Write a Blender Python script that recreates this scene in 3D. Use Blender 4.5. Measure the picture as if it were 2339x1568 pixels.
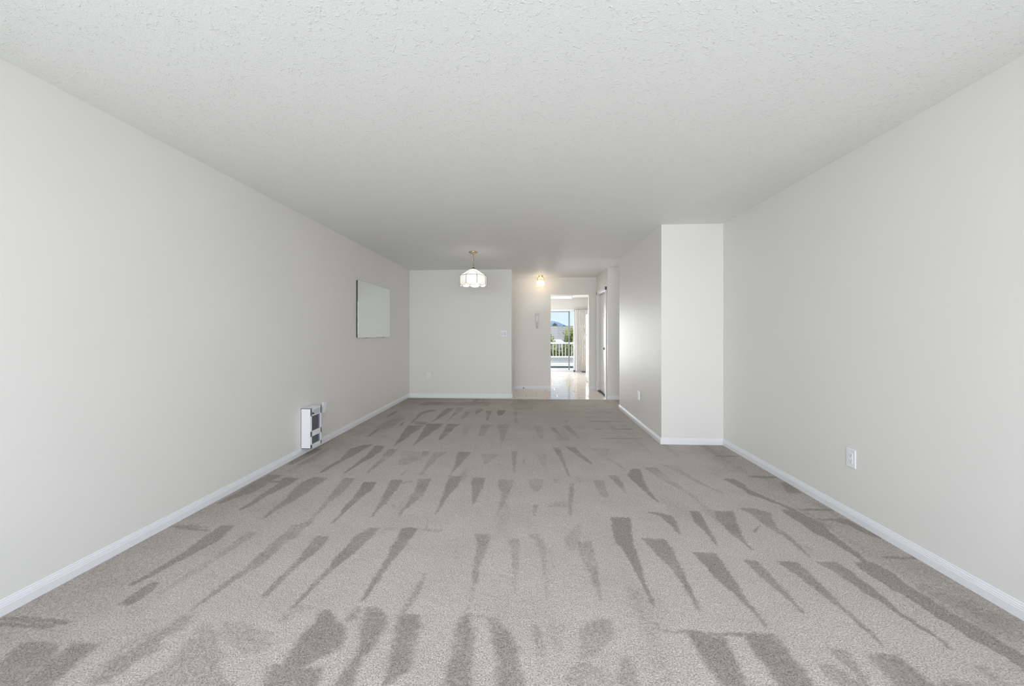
import bpy, bmesh, math, random
import numpy as np
from mathutils import Vector, Matrix
R = math.radians
random.seed(7)
rng = np.random.RandomState(11)
for _o in list(bpy.data.objects):
    bpy.data.objects.remove(_o)
scene = bpy.context.scene
C = scene.collection

# ------------------------------------------------------------------ camera
YAW = math.atan(50 / 905.0)
cd = bpy.data.cameras.new('camera')
cam = bpy.data.objects.new('camera', cd)
C.objects.link(cam)
cam.location = (0, 0, 1.24)
cam.rotation_euler = (R(90), 0, YAW)
cd.sensor_fit = 'HORIZONTAL'
cd.sensor_width = 36.0
cd.lens = 905.0 / 2339.0 * 36.0
cd.shift_x = 9.5 / 2339.0
cd.shift_y = -24.0 / 2339.0
cd.clip_start = 0.05
cd.clip_end = 3000
scene.camera = cam

# ------------------------------------------------------------------ exposure
scene.view_settings.view_transform = 'Standard'
scene.view_settings.look = 'None'
scene.view_settings.exposure = 0.07
scene.view_settings.gamma = 1.0
scene.view_settings.use_curve_mapping = False

# ------------------------------------------------------------------ world sky
w = bpy.data.worlds.new('sky')
scene.world = w
w.use_nodes = True
nt = w.node_tree
nt.nodes.clear()
wo = nt.nodes.new('ShaderNodeOutputWorld')
bg = nt.nodes.new('ShaderNodeBackground')
tc = nt.nodes.new('ShaderNodeTexCoord')
sp = nt.nodes.new('ShaderNodeSeparateXYZ')
cr = nt.nodes.new('ShaderNodeValToRGB')
cr.color_ramp.elements[0].position = 0.0
cr.color_ramp.elements[0].color = (0.70, 0.84, 0.97, 1)
cr.color_ramp.elements[1].position = 0.75
cr.color_ramp.elements[1].color = (0.36, 0.58, 0.92, 1)
e = cr.color_ramp.elements.new(0.15)
e.color = (0.60, 0.77, 0.96, 1)
nt.links.new(tc.outputs['Generated'], sp.inputs[0])
nt.links.new(sp.outputs['Z'], cr.inputs[0])
nt.links.new(cr.outputs[0], bg.inputs[0])
bg.inputs[1].default_value = 1.08
nt.links.new(bg.outputs[0], wo.inputs[0])

# ------------------------------------------------------------------ sun and large daylight and fill lights
sd = bpy.data.lights.new('sun', 'SUN')
sd.energy = 3.3
sd.angle = R(1.0)
sd.color = (1.0, 0.95, 0.86)
sun = bpy.data.objects.new('sun', sd)
C.objects.link(sun)
sun.location = (10, -10, 20)
sun.rotation_euler = Vector((0.75, -0.35, 1.15)).to_track_quat('Z', 'Y').to_euler()


def area(name, loc, rot, sx, sy, power, color, spread=180):
    d = bpy.data.lights.new(name, 'AREA')
    d.shape = 'RECTANGLE'
    d.size = sx
    d.size_y = sy
    d.energy = power
    d.color = color
    d.spread = R(spread)
    o = bpy.data.objects.new(name, d)
    C.objects.link(o)
    o.location = loc
    o.rotation_euler = rot
    return o


# daylight coming in through the big patio window behind the camera: sky from above, ground bounce from below
area('patio_window_sky_light', (-0.1, -0.80, 1.65), (R(64), 0, 0), 3.9, 1.0, 60, (0.88, 0.94, 1.08))
area('patio_window_ground_bounce', (-0.1, -0.80, 0.62), (R(108), 0, 0), 3.9, 1.0, 11, (1.0, 0.95, 0.88))
area('patio_window_horizon_light', (-0.1, -0.86, 1.12), (R(94), 0, 0), 3.9, 2.05, 23, (0.975, 0.975, 0.98), 85)
# fill added on the solid kitchen wall, daylight from the slider's left half
area('kitchen_side_fill', (-1.565, 10.8, 1.45), (0, R(-90), 0), 1.1, 1.6, 7, (0.95, 0.97, 1.0))
area('slider_daylight', (0.06, 12.80, 1.0), (R(-90), 0, 0), 0.93, 1.75, 112, (0.96, 0.98, 1.0))
# unseen fill added in the side hall to brighten the dining end
area('hall_fill', (3.35, 6.98, 1.3), (0, R(90), 0), 1.6, 0.7, 6, (0.97, 0.98, 1.0))


# ------------------------------------------------------------------ helpers
def mat(name, color=(.8, .8, .8), rough=.5, metal=0., spec=.5, bump=None, mottle=None, emit=None, estr=0., trans=0., coat=0.):
    """bump=(scale, strength, distance); mottle=(scale, amount)"""
    m = bpy.data.materials.new(name)
    m.use_nodes = True
    n = m.node_tree
    b = n.nodes['Principled BSDF']
    b.inputs['Base Color'].default_value = (*color, 1)
    b.inputs['Roughness'].default_value = rough
    b.inputs['Metallic'].default_value = metal
    b.inputs['Specular IOR Level'].default_value = spec
    b.inputs['Transmission Weight'].default_value = trans
    b.inputs['Coat Weight'].default_value = coat
    if emit:
        b.inputs['Emission Color'].default_value = (*emit, 1)
        b.inputs['Emission Strength'].default_value = estr
    t = n.nodes.new('ShaderNodeTexCoord')
    if mottle:
        nz = n.nodes.new('ShaderNodeTexNoise')
        nz.inputs['Scale'].default_value = mottle[0]
        nz.inputs['Detail'].default_value = 4
        n.links.new(t.outputs['Object'], nz.inputs['Vector'])
        mp = n.nodes.new('ShaderNodeMapRange')
        mp.inputs['From Min'].default_value = 0.3
        mp.inputs['From Max'].default_value = 0.7
        mp.inputs['To Min'].default_value = 1 - mottle[1]
        mp.inputs['To Max'].default_value = 1 + mottle[1]
        n.links.new(nz.outputs['Fac'], mp.inputs['Value'])
        mx = n.nodes.new('ShaderNodeVectorMath')
        mx.operation = 'SCALE'
        mx.inputs[0].default_value = color
        n.links.new(mp.outputs[0], mx.inputs['Scale'])
        n.links.new(mx.outputs[0], b.inputs['Base Color'])
    if bump:
        nz = n.nodes.new('ShaderNodeTexNoise')
        nz.inputs['Scale'].default_value = bump[0]
        nz.inputs['Detail'].default_value = 3
        n.links.new(t.outputs['Object'], nz.inputs['Vector'])
        bp = n.nodes.new('ShaderNodeBump')
        bp.inputs['Strength'].default_value = bump[1]
        bp.inputs['Distance'].default_value = bump[2]
        n.links.new(nz.outputs['Fac'], bp.inputs['Height'])
        n.links.new(bp.outputs[0], b.inputs['Normal'])
    return m


class MB:
    def __init__(s):
        s.bm = bmesh.new()

    def box(s, a, b, bev=0.0):
        a, b = [min(p, q) for p, q in zip(a, b)], [max(p, q) for p, q in zip(a, b)]
        r = bmesh.ops.create_cube(s.bm, size=1.0)
        vs = r['verts']
        for v in vs:
            v.co = Vector([a[i] + (v.co[i] + .5) * (b[i] - a[i]) for i in range(3)])
        if bev > 0:
            es = list({e for v in vs for e in v.link_edges})
            bmesh.ops.bevel(s.bm, geom=es, offset=bev, segments=2, affect='EDGES', profile=.5)
        return s

    def cyl(s, p, q, r0, r1=None, seg=16, cap=True):
        p, q = Vector(p), Vector(q)
        r1 = r0 if r1 is None else r1
        d = q - p
        M = Matrix.Translation((p + q) / 2) @ d.to_track_quat('Z', 'Y').to_matrix().to_4x4()
        bmesh.ops.create_cone(s.bm, cap_ends=cap, segments=seg, radius1=r0, radius2=r1, depth=d.length, matrix=M)
        return s

    def tube(s, pts, r, seg=6, closed=False):
        pts = [Vector(p) for p in pts]
        rings = []
        n = len(pts)
        for i, p in enumerate(pts):
            if closed:
                d = pts[(i + 1) % n] - pts[i - 1]
            else:
                d = pts[min(i + 1, n - 1)] - pts[max(i - 1, 0)]
            q = d.to_track_quat('Z', 'Y')
            rr = r[i] if isinstance(r, (list, tuple)) else r
            rings.append([s.bm.verts.new(p + q @ Vector((rr * math.cos(t), rr * math.sin(t), 0))) for t in [2 * math.pi * k / seg for k in range(seg)]])
        m = n if closed else n - 1
        for i in range(m):
            A, B = rings[i], rings[(i + 1) % n]
            for k in range(seg):
                s.bm.faces.new((A[k], A[(k + 1) % seg], B[(k + 1) % seg], B[k]))
        if not closed:
            s.bm.faces.new(rings[0][::-1])
            s.bm.faces.new(rings[-1])
        return s

    def lathe(s, prof, c, seg=32, fn=None, cap=False):
        rings = []
        for r, z in prof:
            ring = []
            for k in range(seg):
                t = 2 * math.pi * k / seg
                rr, zz = (r, z) if fn is None else fn(r, z, t)
                ring.append(s.bm.verts.new((c[0] + rr * math.cos(t), c[1] + rr * math.sin(t), c[2] + zz)))
            rings.append(ring)
        for A, B in zip(rings, rings[1:]):
            for k in range(seg):
                s.bm.faces.new((A[k], A[(k + 1) % seg], B[(k + 1) % seg], B[k]))
        if cap:
            s.bm.faces.new(rings[0][::-1])
            s.bm.faces.new(rings[-1])
        return s

    def prism(s, poly, axis, a, b):
        """poly: 2-D points in the plane perpendicular to axis, extruded from a to b"""
        def P(u, v, t):
            return {'x': (t, u, v), 'y': (u, t, v), 'z': (u, v, t)}[axis]
        A = [s.bm.verts.new(P(u, v, a)) for u, v in poly]
        B = [s.bm.verts.new(P(u, v, b)) for u, v in poly]
        n = len(poly)
        for i in range(n):
            s.bm.faces.new((A[i], A[(i + 1) % n], B[(i + 1) % n], B[i]))
        s.bm.faces.new(A[::-1])
        s.bm.faces.new(B)
        return s

    def ball(s, c, r, sx=1, sy=1, sz=1, sub=2):
        M = Matrix.Translation(c) @ Matrix.Diagonal((sx, sy, sz, 1))
        bmesh.ops.create_icosphere(s.bm, subdivisions=sub, radius=r, matrix=M)
        return s

    def build(s, name, m, parent=None, smooth=False, recalc=True):
        if recalc:
            bmesh.ops.recalc_face_normals(s.bm, faces=s.bm.faces)
        me = bpy.data.meshes.new(name)
        s.bm.to_mesh(me)
        s.bm.free()
        if smooth:
            for p in me.polygons:
                p.use_smooth = True
        me.materials.append(m)
        o = bpy.data.objects.new(name, me)
        C.objects.link(o)
        if parent is not None:
            o.parent = parent
            o.matrix_parent_inverse = Matrix.Translation(-world_loc(parent))
        return o


def world_loc(o):
    v = Vector(o.location)
    p = o.parent
    if p is not None:
        return Vector((0, 0, 0)) + world_loc(p) + v + o.matrix_parent_inverse.translation
    return v


def thing(name, label, cat, loc, group=None):
    o = bpy.data.objects.new(name, None)
    C.objects.link(o)
    o.empty_display_size = .1
    o.location = loc
    o['label'] = label
    o['category'] = cat
    if group:
        o['group'] = group
    return o


def tag(o, label, cat, group=None):
    o['label'] = label
    o['category'] = cat
    if group:
        o['group'] = group
    return o


def struct(o, label=None):
    o['kind'] = 'structure'
    if label:
        o['label'] = label
    return o

# ------------------------------------------------------------------ dimensions
XL, XR = -2.31, 2.13          # living room side walls
YB = -0.6                     # wall behind the camera
YA = 7.52                     # far dining wall
XA = -0.345                   # its free right end
YE = 8.68                     # entry back wall
XS = 1.44                     # entry side wall with the front door
YH = 7.42                     # hall wall facing the room
BX, BY0, BY1 = 1.46, 4.49, 6.55   # closet block
ZC = 2.44                     # ceiling
YK0, YK1 = 8.80, 12.67        # kitchen
ZK = 2.34

# ------------------------------------------------------------------ materials
M = {}
M['wall'] = mat('wall_paint', (.868, .85, .812), .47, spec=.5, bump=(140, .06, .002), mottle=(1.3, .012))
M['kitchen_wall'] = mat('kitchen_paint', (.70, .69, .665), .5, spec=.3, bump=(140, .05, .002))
M['trim'] = mat('white_trim_paint', (.92, .925, .945), .32, spec=.5)
M['door'] = mat('door_paint', (.82, .82, .83), .38)
M['white'] = mat('white_plastic', (.95, .955, .97), .35)
M['enamel'] = mat('white_enamel', (.92, .93, .96), .3)
M['grey_enamel'] = mat('pale_grey_enamel', (.70, .71, .75), .35)
M['dark'] = mat('dark_shadow_gap', (.05, .05, .055), .6)
M['black'] = mat('black_rubber', (.02, .02, .02), .5)
M['brass'] = mat('brass', (.66, .56, .37), .25, metal=1.0)
M['lead'] = mat('dark_lead_came', (.10, .095, .08), .45, metal=.6)
M['steel'] = mat('satin_nickel', (.42, .41, .40), .3, metal=1.0)
M['bronze_frame'] = mat('grey_aluminium_frame', (.24, .27, .30), .4, metal=.5)
M['frame'] = mat('white_vinyl_frame', (.82, .84, .86), .35)
M['curtain'] = mat('ivory_curtain_cloth', (.82, .80, .76), .9, spec=.1, bump=(300, .1, .001))
M['louvre'] = mat('grey_louvre', (.34, .35, .38), .5)
M['plaster'] = mat('off_white_bisque', (.90, .89, .87), .35, spec=.5)
M['plaster_grey'] = mat('grey_bisque', (.66, .65, .63), .4)
M['plate_beige'] = mat('aged_plastic', (.86, .845, .82), .45)
M['grout'] = mat('grey_grout', (.22, .20, .18), .8, bump=(200, .2, .002))
M['tile'] = mat('cream_glazed_tile', (.85, .755, .665), .10, spec=.62, mottle=(3, .05), bump=(9, .05, .004))


def emis(name, c, s):
    m = bpy.data.materials.new(name)
    m.use_nodes = True
    n = m.node_tree
    n.nodes.clear()
    o = n.nodes.new('ShaderNodeOutputMaterial')
    e = n.nodes.new('ShaderNodeEmission')
    e.inputs[0].default_value = (*c, 1)
    e.inputs[1].default_value = s
    n.links.new(e.outputs[0], o.inputs[0])
    return m


def mixmat(name, parts):
    """parts: list of (kind, color, rough, weight)"""
    m = bpy.data.materials.new(name)
    m.use_nodes = True
    n = m.node_tree
    n.nodes.clear()
    o = n.nodes.new('ShaderNodeOutputMaterial')
    cur = None
    acc = 0
    for kind, col, rough, wt in parts:
        s = n.nodes.new({'t': 'ShaderNodeBsdfTransparent', 'l': 'ShaderNodeBsdfTranslucent', 'd': 'ShaderNodeBsdfDiffuse', 'g': 'ShaderNodeBsdfGlossy'}[kind])
        s.inputs['Color'].default_value = (*col, 1)
        if 'Roughness' in s.inputs and kind == 'g':
            s.inputs['Roughness'].default_value = rough
        acc += wt
        if cur is None:
            cur = s
        else:
            x = n.nodes.new('ShaderNodeMixShader')
            x.inputs[0].default_value = wt / acc
            n.links.new(cur.outputs[0], x.inputs[1])
            n.links.new(s.outputs[0], x.inputs[2])
            cur = x
    n.links.new(cur.outputs[0], o.inputs[0])
    return m


M['pane'] = mixmat('clear_window_glass', [('t', (.985, .99, .99), 0, .996), ('g', (1, 1, 1), .02, .004)])
M['milk'] = mixmat('milky_capiz_glass', [('l', (.96, .96, .93), 0, .15), ('d', (.90, .89, .85), 0, .74), ('t', (1, 1, .97), 0, .05), ('g', (1, 1, 1), .15, .06)])
M['roof_milk'] = mixmat('thin_milky_glass', [('l', (.96, .96, .93), 0, .22), ('d', (.90, .89, .85), 0, .62), ('t', (1, 1, .97), 0, .12), ('g', (1, 1, 1), .15, .04)])
M['crystal'] = mixmat('amber_crystal_glass', [('t', (.97, .92, .82), 0, .55), ('g', (1, .95, .85), .08, .22), ('l', (.92, .84, .66), 0, .10), ('d', (.70, .62, .45), 0, .13)])
M['bulb'] = emis('frosted_bulb_glow', (1.0, .96, .90), 70)
M['warm_bulb'] = emis('warm_bulb_glow', (1.0, .86, .70), 115)
M['tube'] = emis('fluorescent_diffuser_glow', (1.0, .985, .94), 1.25)
M['mirror'] = mat('silvered_mirror', (.86, .90, .88), .02, metal=1.0)

# ceiling with knock-down texture
mc = mat('knockdown_ceiling', (.90, .905, .90), .55, spec=.4)
n = mc.node_tree
b = n.nodes['Principled BSDF']
t = n.nodes.new('ShaderNodeTexCoord')
nz = n.nodes.new('ShaderNodeTexNoise')
nz.inputs['Scale'].default_value = 120
nz.inputs['Detail'].default_value = 5
nz.inputs['Roughness'].default_value = .62
vz = n.nodes.new('ShaderNodeTexNoise')
vz.inputs['Scale'].default_value = 58
vz.inputs['Detail'].default_value = 3
vz.inputs['Distortion'].default_value = .6
r1 = n.nodes.new('ShaderNodeMapRange')
r1.inputs['From Min'].default_value = .60
r1.inputs['From Max'].default_value = .68
ad = n.nodes.new('ShaderNodeMath')
ad.operation = 'MULTIPLY_ADD'
ad.inputs[1].default_value = .8
bp = n.nodes.new('ShaderNodeBump')
bp.inputs['Strength'].default_value = .65
bp.inputs['Distance'].default_value = .003
n.links.new(t.outputs['Object'], nz.inputs['Vector'])
n.links.new(t.outputs['Object'], vz.inputs['Vector'])
n.links.new(vz.outputs['Fac'], r1.inputs['Value'])
n.links.new(r1.outputs[0], ad.inputs[0])
n.links.new(nz.outputs['Fac'], ad.inputs[2])
n.links.new(ad.outputs[0], bp.inputs['Height'])
n.links.new(bp.outputs[0], b.inputs['Normal'])
M['ceiling'] = mc

# carpet: light pile, brushed-dark pile where the vacuum laid the nap over
mk = mat('cut_pile_carpet', (.4, .38, .35), .95, spec=.08)
n = mk.node_tree
b = n.nodes['Principled BSDF']
b.inputs['Sheen Weight'].default_value = .15
b.inputs['Sheen Roughness'].default_value = .6
t = n.nodes.new('ShaderNodeTexCoord')
at = n.nodes.new('ShaderNodeAttribute')
at.attribute_name = 'nap'


def noise(scale, detail=2, rough=.5):
    q = n.nodes.new('ShaderNodeTexNoise')
    q.inputs['Scale'].default_value = scale
    q.inputs['Detail'].default_value = detail
    q.inputs['Roughness'].default_value = rough
    n.links.new(t.outputs['Object'], q.inputs['Vector'])
    return q.outputs['Fac']


def math_(op, a, b_, c=None):
    q = n.nodes.new('ShaderNodeMath')
    q.operation = op
    for i, x in enumerate((a, b_, c)):
        if x is None:
            continue
        if isinstance(x, (int, float)):
            q.inputs[i].default_value = x
        else:
            n.links.new(x, q.inputs[i])
    return q.outputs[0]


tuft = noise(175, 2, .6)
mid = noise(60, 2, .5)
big = noise(3.2, 3, .5)
napv = math_('MULTIPLY_ADD', mid, .95, at.outputs['Fac'])
napv = math_('MULTIPLY_ADD', tuft, .7, napv)
rm = n.nodes.new('ShaderNodeMapRange')
rm.interpolation_type = 'SMOOTHSTEP'
rm.inputs['From Min'].default_value = .82
rm.inputs['From Max'].default_value = 1.68
n.links.new(napv, rm.inputs['Value'])
mx = n.nodes.new('ShaderNodeMix')
mx.data_type = 'RGBA'
mx.inputs['A'].default_value = (.525, .478, .425, 1)
mx.inputs['B'].default_value = (.305, .265, .222, 1)
n.links.new(rm.outputs[0], mx.inputs['Factor'])
tv = n.nodes.new('ShaderNodeMapRange')
tv.inputs['From Min'].default_value = .3
tv.inputs['From Max'].default_value = .7
tv.inputs['To Min'].default_value = .48
tv.inputs['To Max'].default_value = 1.50
n.links.new(tuft, tv.inputs['Value'])
bv = n.nodes.new('ShaderNodeMapRange')
bv.inputs['From Min'].default_value = .3
bv.inputs['From Max'].default_value = .7
bv.inputs['To Min'].default_value = .95
bv.inputs['To Max'].default_value = 1.05
n.links.new(big, bv.inputs['Value'])
sc = n.nodes.new('ShaderNodeVectorMath')
sc.operation = 'SCALE'
n.links.new(mx.outputs['Result'], sc.inputs[0])
n.links.new(math_('MULTIPLY', tv.outputs[0], bv.outputs[0]), sc.inputs['Scale'])
n.links.new(sc.outputs[0], b.inputs['Base Color'])
bp = n.nodes.new('ShaderNodeBump')
bp.inputs['Strength'].default_value = .8
bp.inputs['Distance'].default_value = .006
n.links.new(tuft, bp.inputs['Height'])
n.links.new(bp.outputs[0], b.inputs['Normal'])
M['carpet'] = mk

# ------------------------------------------------------------------ floor: carpet
MARKS=[
(0.8,[(2.43,-1.973,-1.894),(2.27,-1.964,-1.85),(2.12,-1.945,-1.888),(2.02,-1.946,-1.904),(1.92,-1.954,-1.925),(1.85,-1.959,-1.937)]),
(0.9,[(1.86,-1.87,-1.837),(1.8,-1.873,-1.814),(1.76,-1.875,-1.807),(1.72,-1.867,-1.821)]),
(0.35,[(2.37,-1.741,-1.686),(2.25,-1.744,-1.684),(2.13,-1.743,-1.699),(2,-1.753,-1.706),(1.88,-1.764,-1.731),(1.8,-1.774,-1.742)]),
(0.6,[(2.16,-1.511,-1.442),(2.09,-1.509,-1.461),(2.01,-1.499,-1.44),(1.91,-1.51,-1.47),(1.82,-1.513,-1.481),(1.74,-1.512,-1.496),(1.69,-1.514,-1.499)]),
(0.55,[(1.66,-1.519,-1.465),(1.59,-1.523,-1.438),(1.53,-1.549,-1.476),(1.47,-1.555,-1.45),(1.42,-1.574,-1.477),(1.37,-1.567,-1.481),(1.32,-1.557,-1.493)]),
(0.4,[(1.62,-1.522,-1.498),(1.53,-1.585,-1.563),(1.47,-1.608,-1.586),(1.42,-1.595,-1.574),(1.37,-1.584,-1.563),(1.31,-1.563,-1.543)]),
(0.65,[(1.47,-2.015,-1.872),(1.41,-1.991,-1.816),(1.36,-1.975,-1.813),(1.29,-1.935,-1.782)]),
(0.7,[(1.48,-1.819,-1.712),(1.42,-1.812,-1.701),(1.37,-1.805,-1.693),(1.3,-1.79,-1.68)]),
(0.8,(-2.284,1.599,-1.975,1.589,0.012)),
(0.7,(-2.257,1.569,-2.004,1.559,0.012)),
(0.5,(-2.292,2.41,-1.997,2.372,0.017)),
(0.35,(-2.279,2.428,-2.024,2.413,0.014)),
(0.55,[(1.61,-1.391,-1.358),(1.56,-1.378,-1.257),(1.51,-1.373,-1.239),(1.46,-1.364,-1.174),(1.41,-1.351,-1.155),(1.37,-1.357,-1.105),(1.32,-1.4,-1.007)]),
(0.45,[(1.63,-1.325,-1.21),(1.58,-1.285,-1.109),(1.52,-1.212,-1.011),(1.48,-1.117,-1.035)]),
(0.55,[(2.47,-1.529,-1.457),(2.37,-1.51,-1.427),(2.27,-1.519,-1.432),(2.15,-1.504,-1.429),(2.06,-1.494,-1.421),(1.94,-1.508,-1.463)]),
(0.7,[(2.34,-1.294,-1.213),(2.22,-1.279,-1.201),(2.11,-1.264,-1.215),(2.02,-1.263,-1.234),(1.93,-1.268,-1.234),(1.86,-1.267,-1.234),(1.79,-1.255,-1.234)]),
(0.85,[(2.46,-1.013,-0.949),(2.37,-1.062,-0.959),(2.23,-1.059,-0.975),(2.12,-1.068,-1),(2.03,-1.056,-1.027),(1.96,-1.063,-1.035),(1.87,-1.071,-1.049),(1.76,-1.075,-1.055),(1.73,-1.077,-1.062)]),
(0.85,[(2.47,-0.807,-0.708),(2.37,-0.797,-0.715),(2.25,-0.794,-0.723),(2.15,-0.787,-0.737),(2.06,-0.782,-0.753),(1.95,-0.783,-0.755),(1.86,-0.788,-0.762),(1.79,-0.774,-0.766)]),
(0.55,[(2.01,-0.547,-0.524),(1.91,-0.553,-0.526),(1.8,-0.562,-0.531),(1.74,-0.569,-0.544),(1.71,-0.575,-0.565)]),
(0.55,[(2.42,-0.336,-0.247),(2.27,-0.302,-0.244),(2.08,-0.3,-0.265),(1.92,-0.278,-0.261),(1.81,-0.278,-0.265),(1.76,-0.277,-0.267)]),
(0.5,[(2.38,-0.133,-0.059),(2.22,-0.106,-0.055),(2.07,-0.087,-0.063),(1.9,-0.082,-0.069)]),
(0.45,[(1.74,-1.082,-0.961),(1.69,-1.086,-1.027),(1.65,-1.075,-1.022)]),
(0.8,[(1.71,-0.936,-0.876),(1.66,-0.916,-0.829),(1.63,-0.922,-0.775),(1.57,-0.934,-0.747),(1.51,-0.927,-0.738),(1.45,-0.929,-0.815),(1.42,-0.924,-0.845)]),
(0.75,[(1.42,-0.978,-0.762),(1.38,-0.948,-0.75),(1.34,-0.933,-0.749)]),
(0.4,[(1.59,-1.202,-1.053),(1.55,-1.175,-1.039),(1.51,-1.142,-1.044)]),
(0.6,[(1.75,-0.784,-0.758),(1.71,-0.798,-0.753),(1.67,-0.794,-0.75)]),
(0.8,[(1.75,-0.735,-0.675),(1.71,-0.725,-0.632),(1.64,-0.714,-0.61),(1.58,-0.692,-0.615),(1.52,-0.672,-0.615),(1.49,-0.669,-0.639),(1.44,-0.676,-0.634),(1.39,-0.686,-0.629),(1.35,-0.682,-0.627)]),
(0.7,[(1.71,-0.575,-0.491),(1.65,-0.558,-0.453),(1.59,-0.546,-0.45),(1.53,-0.54,-0.448),(1.48,-0.538,-0.441),(1.43,-0.525,-0.447),(1.37,-0.513,-0.497)]),
(0.75,[(1.73,-0.279,-0.26),(1.68,-0.315,-0.248),(1.6,-0.309,-0.227),(1.49,-0.305,-0.216),(1.44,-0.303,-0.213),(1.37,-0.305,-0.207)]),
(0.7,[(1.72,-0.185,-0.155),(1.65,-0.163,-0.088),(1.55,-0.135,-0.043),(1.47,-0.12,-0.037),(1.38,-0.117,-0.019)]),
(0.5,(-0.757,1.746,-0.65,1.723,0.012)),
(0.4,(-0.945,2.447,-0.704,2.457,0.017)),
(0.5,(-0.676,2.459,-0.538,2.449,0.017)),
(0.5,(-0.27,1.727,-0.175,1.722,0.012)),
(0.5,(-0.661,2.518,-0.646,2.46,0.012)),
(0.45,[(2.44,-0.013,0.056),(2.38,0.028,0.081),(2.26,0.052,0.102),(2.13,0.067,0.091),(2.03,0.069,0.086),(1.93,0.077,0.088),(1.88,0.08,0.085)]),
(0.35,[(2.26,0.112,0.128),(2.08,0.124,0.132)]),
(0.55,[(2.37,0.279,0.359),(2.27,0.281,0.363),(2.14,0.288,0.36),(2.06,0.315,0.353),(1.98,0.311,0.344),(1.91,0.321,0.337),(1.83,0.325,0.331)]),
(0.4,[(2.57,0.304,0.333),(2.4,0.21,0.298),(2.28,0.218,0.25)]),
(0.9,[(2.59,0.528,0.643),(2.47,0.518,0.628),(2.38,0.512,0.611),(2.3,0.538,0.602),(2.15,0.546,0.588),(2.08,0.546,0.58),(1.99,0.549,0.571),(1.92,0.559,0.573),(1.84,0.557,0.565)]),
(0.8,[(2.42,0.672,0.806),(2.33,0.699,0.815),(2.22,0.713,0.799),(2.11,0.744,0.797),(2.02,0.755,0.777),(1.93,0.755,0.776),(1.82,0.755,0.765)]),
(0.85,[(2.28,0.918,1.044),(2.21,0.925,1.035),(2.13,0.937,1.025),(2.03,0.94,1.023),(1.95,0.969,1.011),(1.87,0.98,1),(1.8,0.995,1.01),(1.74,0.988,0.998)]),
(0.75,[(2.22,1.163,1.23),(2.14,1.171,1.23),(2.04,1.174,1.225),(1.96,1.193,1.23),(1.88,1.2,1.216),(1.83,1.199,1.211)]),
(0.7,[(2.7,0.906,0.943),(2.61,0.903,0.939),(2.5,0.914,0.927)]),
(0.75,[(2.71,1.085,1.153),(2.62,1.084,1.141),(2.47,1.092,1.113),(2.38,1.081,1.091)]),
(0.55,[(1.72,0.518,0.551),(1.68,0.519,0.547)]),
(0.7,(0.541,1.679,0.707,1.683,0.012)),
(0.6,(0.703,1.673,1,1.678,0.014)),
(0.85,[(1.68,0.646,0.707),(1.65,0.653,0.798),(1.61,0.652,0.776),(1.57,0.657,0.778),(1.52,0.664,0.769),(1.47,0.671,0.768),(1.43,0.668,0.762)]),
(0.85,[(1.68,0.873,1.007),(1.63,0.875,1.009),(1.58,0.873,0.999),(1.53,0.877,1.003),(1.48,0.873,1.002),(1.44,0.872,0.985)]),
(0.6,[(1.68,0.005,0.034),(1.62,0.014,0.051),(1.56,0.031,0.053),(1.51,0.039,0.051),(1.44,0.043,0.049)]),
(0.35,[(1.7,0.068,0.173),(1.64,0.07,0.135),(1.57,0.089,0.124)]),
(0.5,[(1.73,0.28,0.338),(1.67,0.206,0.356),(1.63,0.201,0.342),(1.57,0.203,0.3),(1.52,0.189,0.214)]),
(0.65,[(1.53,0.343,0.385),(1.5,0.331,0.39),(1.45,0.307,0.388),(1.41,0.299,0.385)]),
(0.5,[(1.5,0.19,0.219),(1.45,0.126,0.309),(1.4,0.114,0.306)]),
(0.85,[(2.75,1.774,1.879),(2.66,1.763,1.893),(2.57,1.752,1.857),(2.49,1.789,1.85),(2.41,1.804,1.844),(2.35,1.815,1.841),(2.3,1.813,1.832),(2.24,1.793,1.823)]),
(0.85,[(2.23,1.748,1.845),(2.15,1.735,1.868),(2.08,1.745,1.846),(1.99,1.761,1.851),(1.91,1.775,1.857),(1.84,1.773,1.862),(1.78,1.791,1.876),(1.71,1.784,1.884),(1.66,1.809,1.892),(1.6,1.819,1.878),(1.55,1.808,1.853)]),
(0.5,(1.94,2.292,2.132,2.303,0.014)),
(0.8,[(2.22,1.342,1.44),(2.15,1.348,1.441),(2.06,1.371,1.432),(1.97,1.376,1.424),(1.91,1.386,1.417),(1.83,1.39,1.42),(1.8,1.397,1.412),(1.76,1.393,1.412),(1.72,1.399,1.413),(1.64,1.392,1.396)]),
(0.75,[(2.23,1.547,1.644),(2.16,1.57,1.664),(2.07,1.589,1.656),(1.98,1.595,1.659),(1.92,1.614,1.65),(1.85,1.619,1.634),(1.81,1.631,1.655),(1.77,1.634,1.649),(1.71,1.649,1.658),(1.66,1.644,1.658)]),
(0.6,[(1.63,1.166,1.206),(1.6,1.168,1.25),(1.54,1.17,1.22),(1.49,1.172,1.205),(1.45,1.162,1.186)]),
(0.55,[(1.54,1.082,1.132),(1.5,1.07,1.151),(1.45,1.084,1.174)]),
(0.75,[(1.6,1.289,1.414),(1.56,1.283,1.413),(1.52,1.282,1.412),(1.48,1.285,1.416),(1.46,1.272,1.413)]),
(0.5,[(1.56,1.649,1.686),(1.52,1.645,1.677),(1.48,1.641,1.672)]),
(0.5,[(1.49,1.453,1.612),(1.47,1.429,1.614)]),
(0.7,[(2.64,1.481,1.489),(2.55,1.389,1.41)]),
(0.7,[(4.11,-2.314,-2.219),(3.91,-2.322,-2.208),(3.74,-2.307,-2.219),(3.61,-2.265,-2.228)]),
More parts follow.
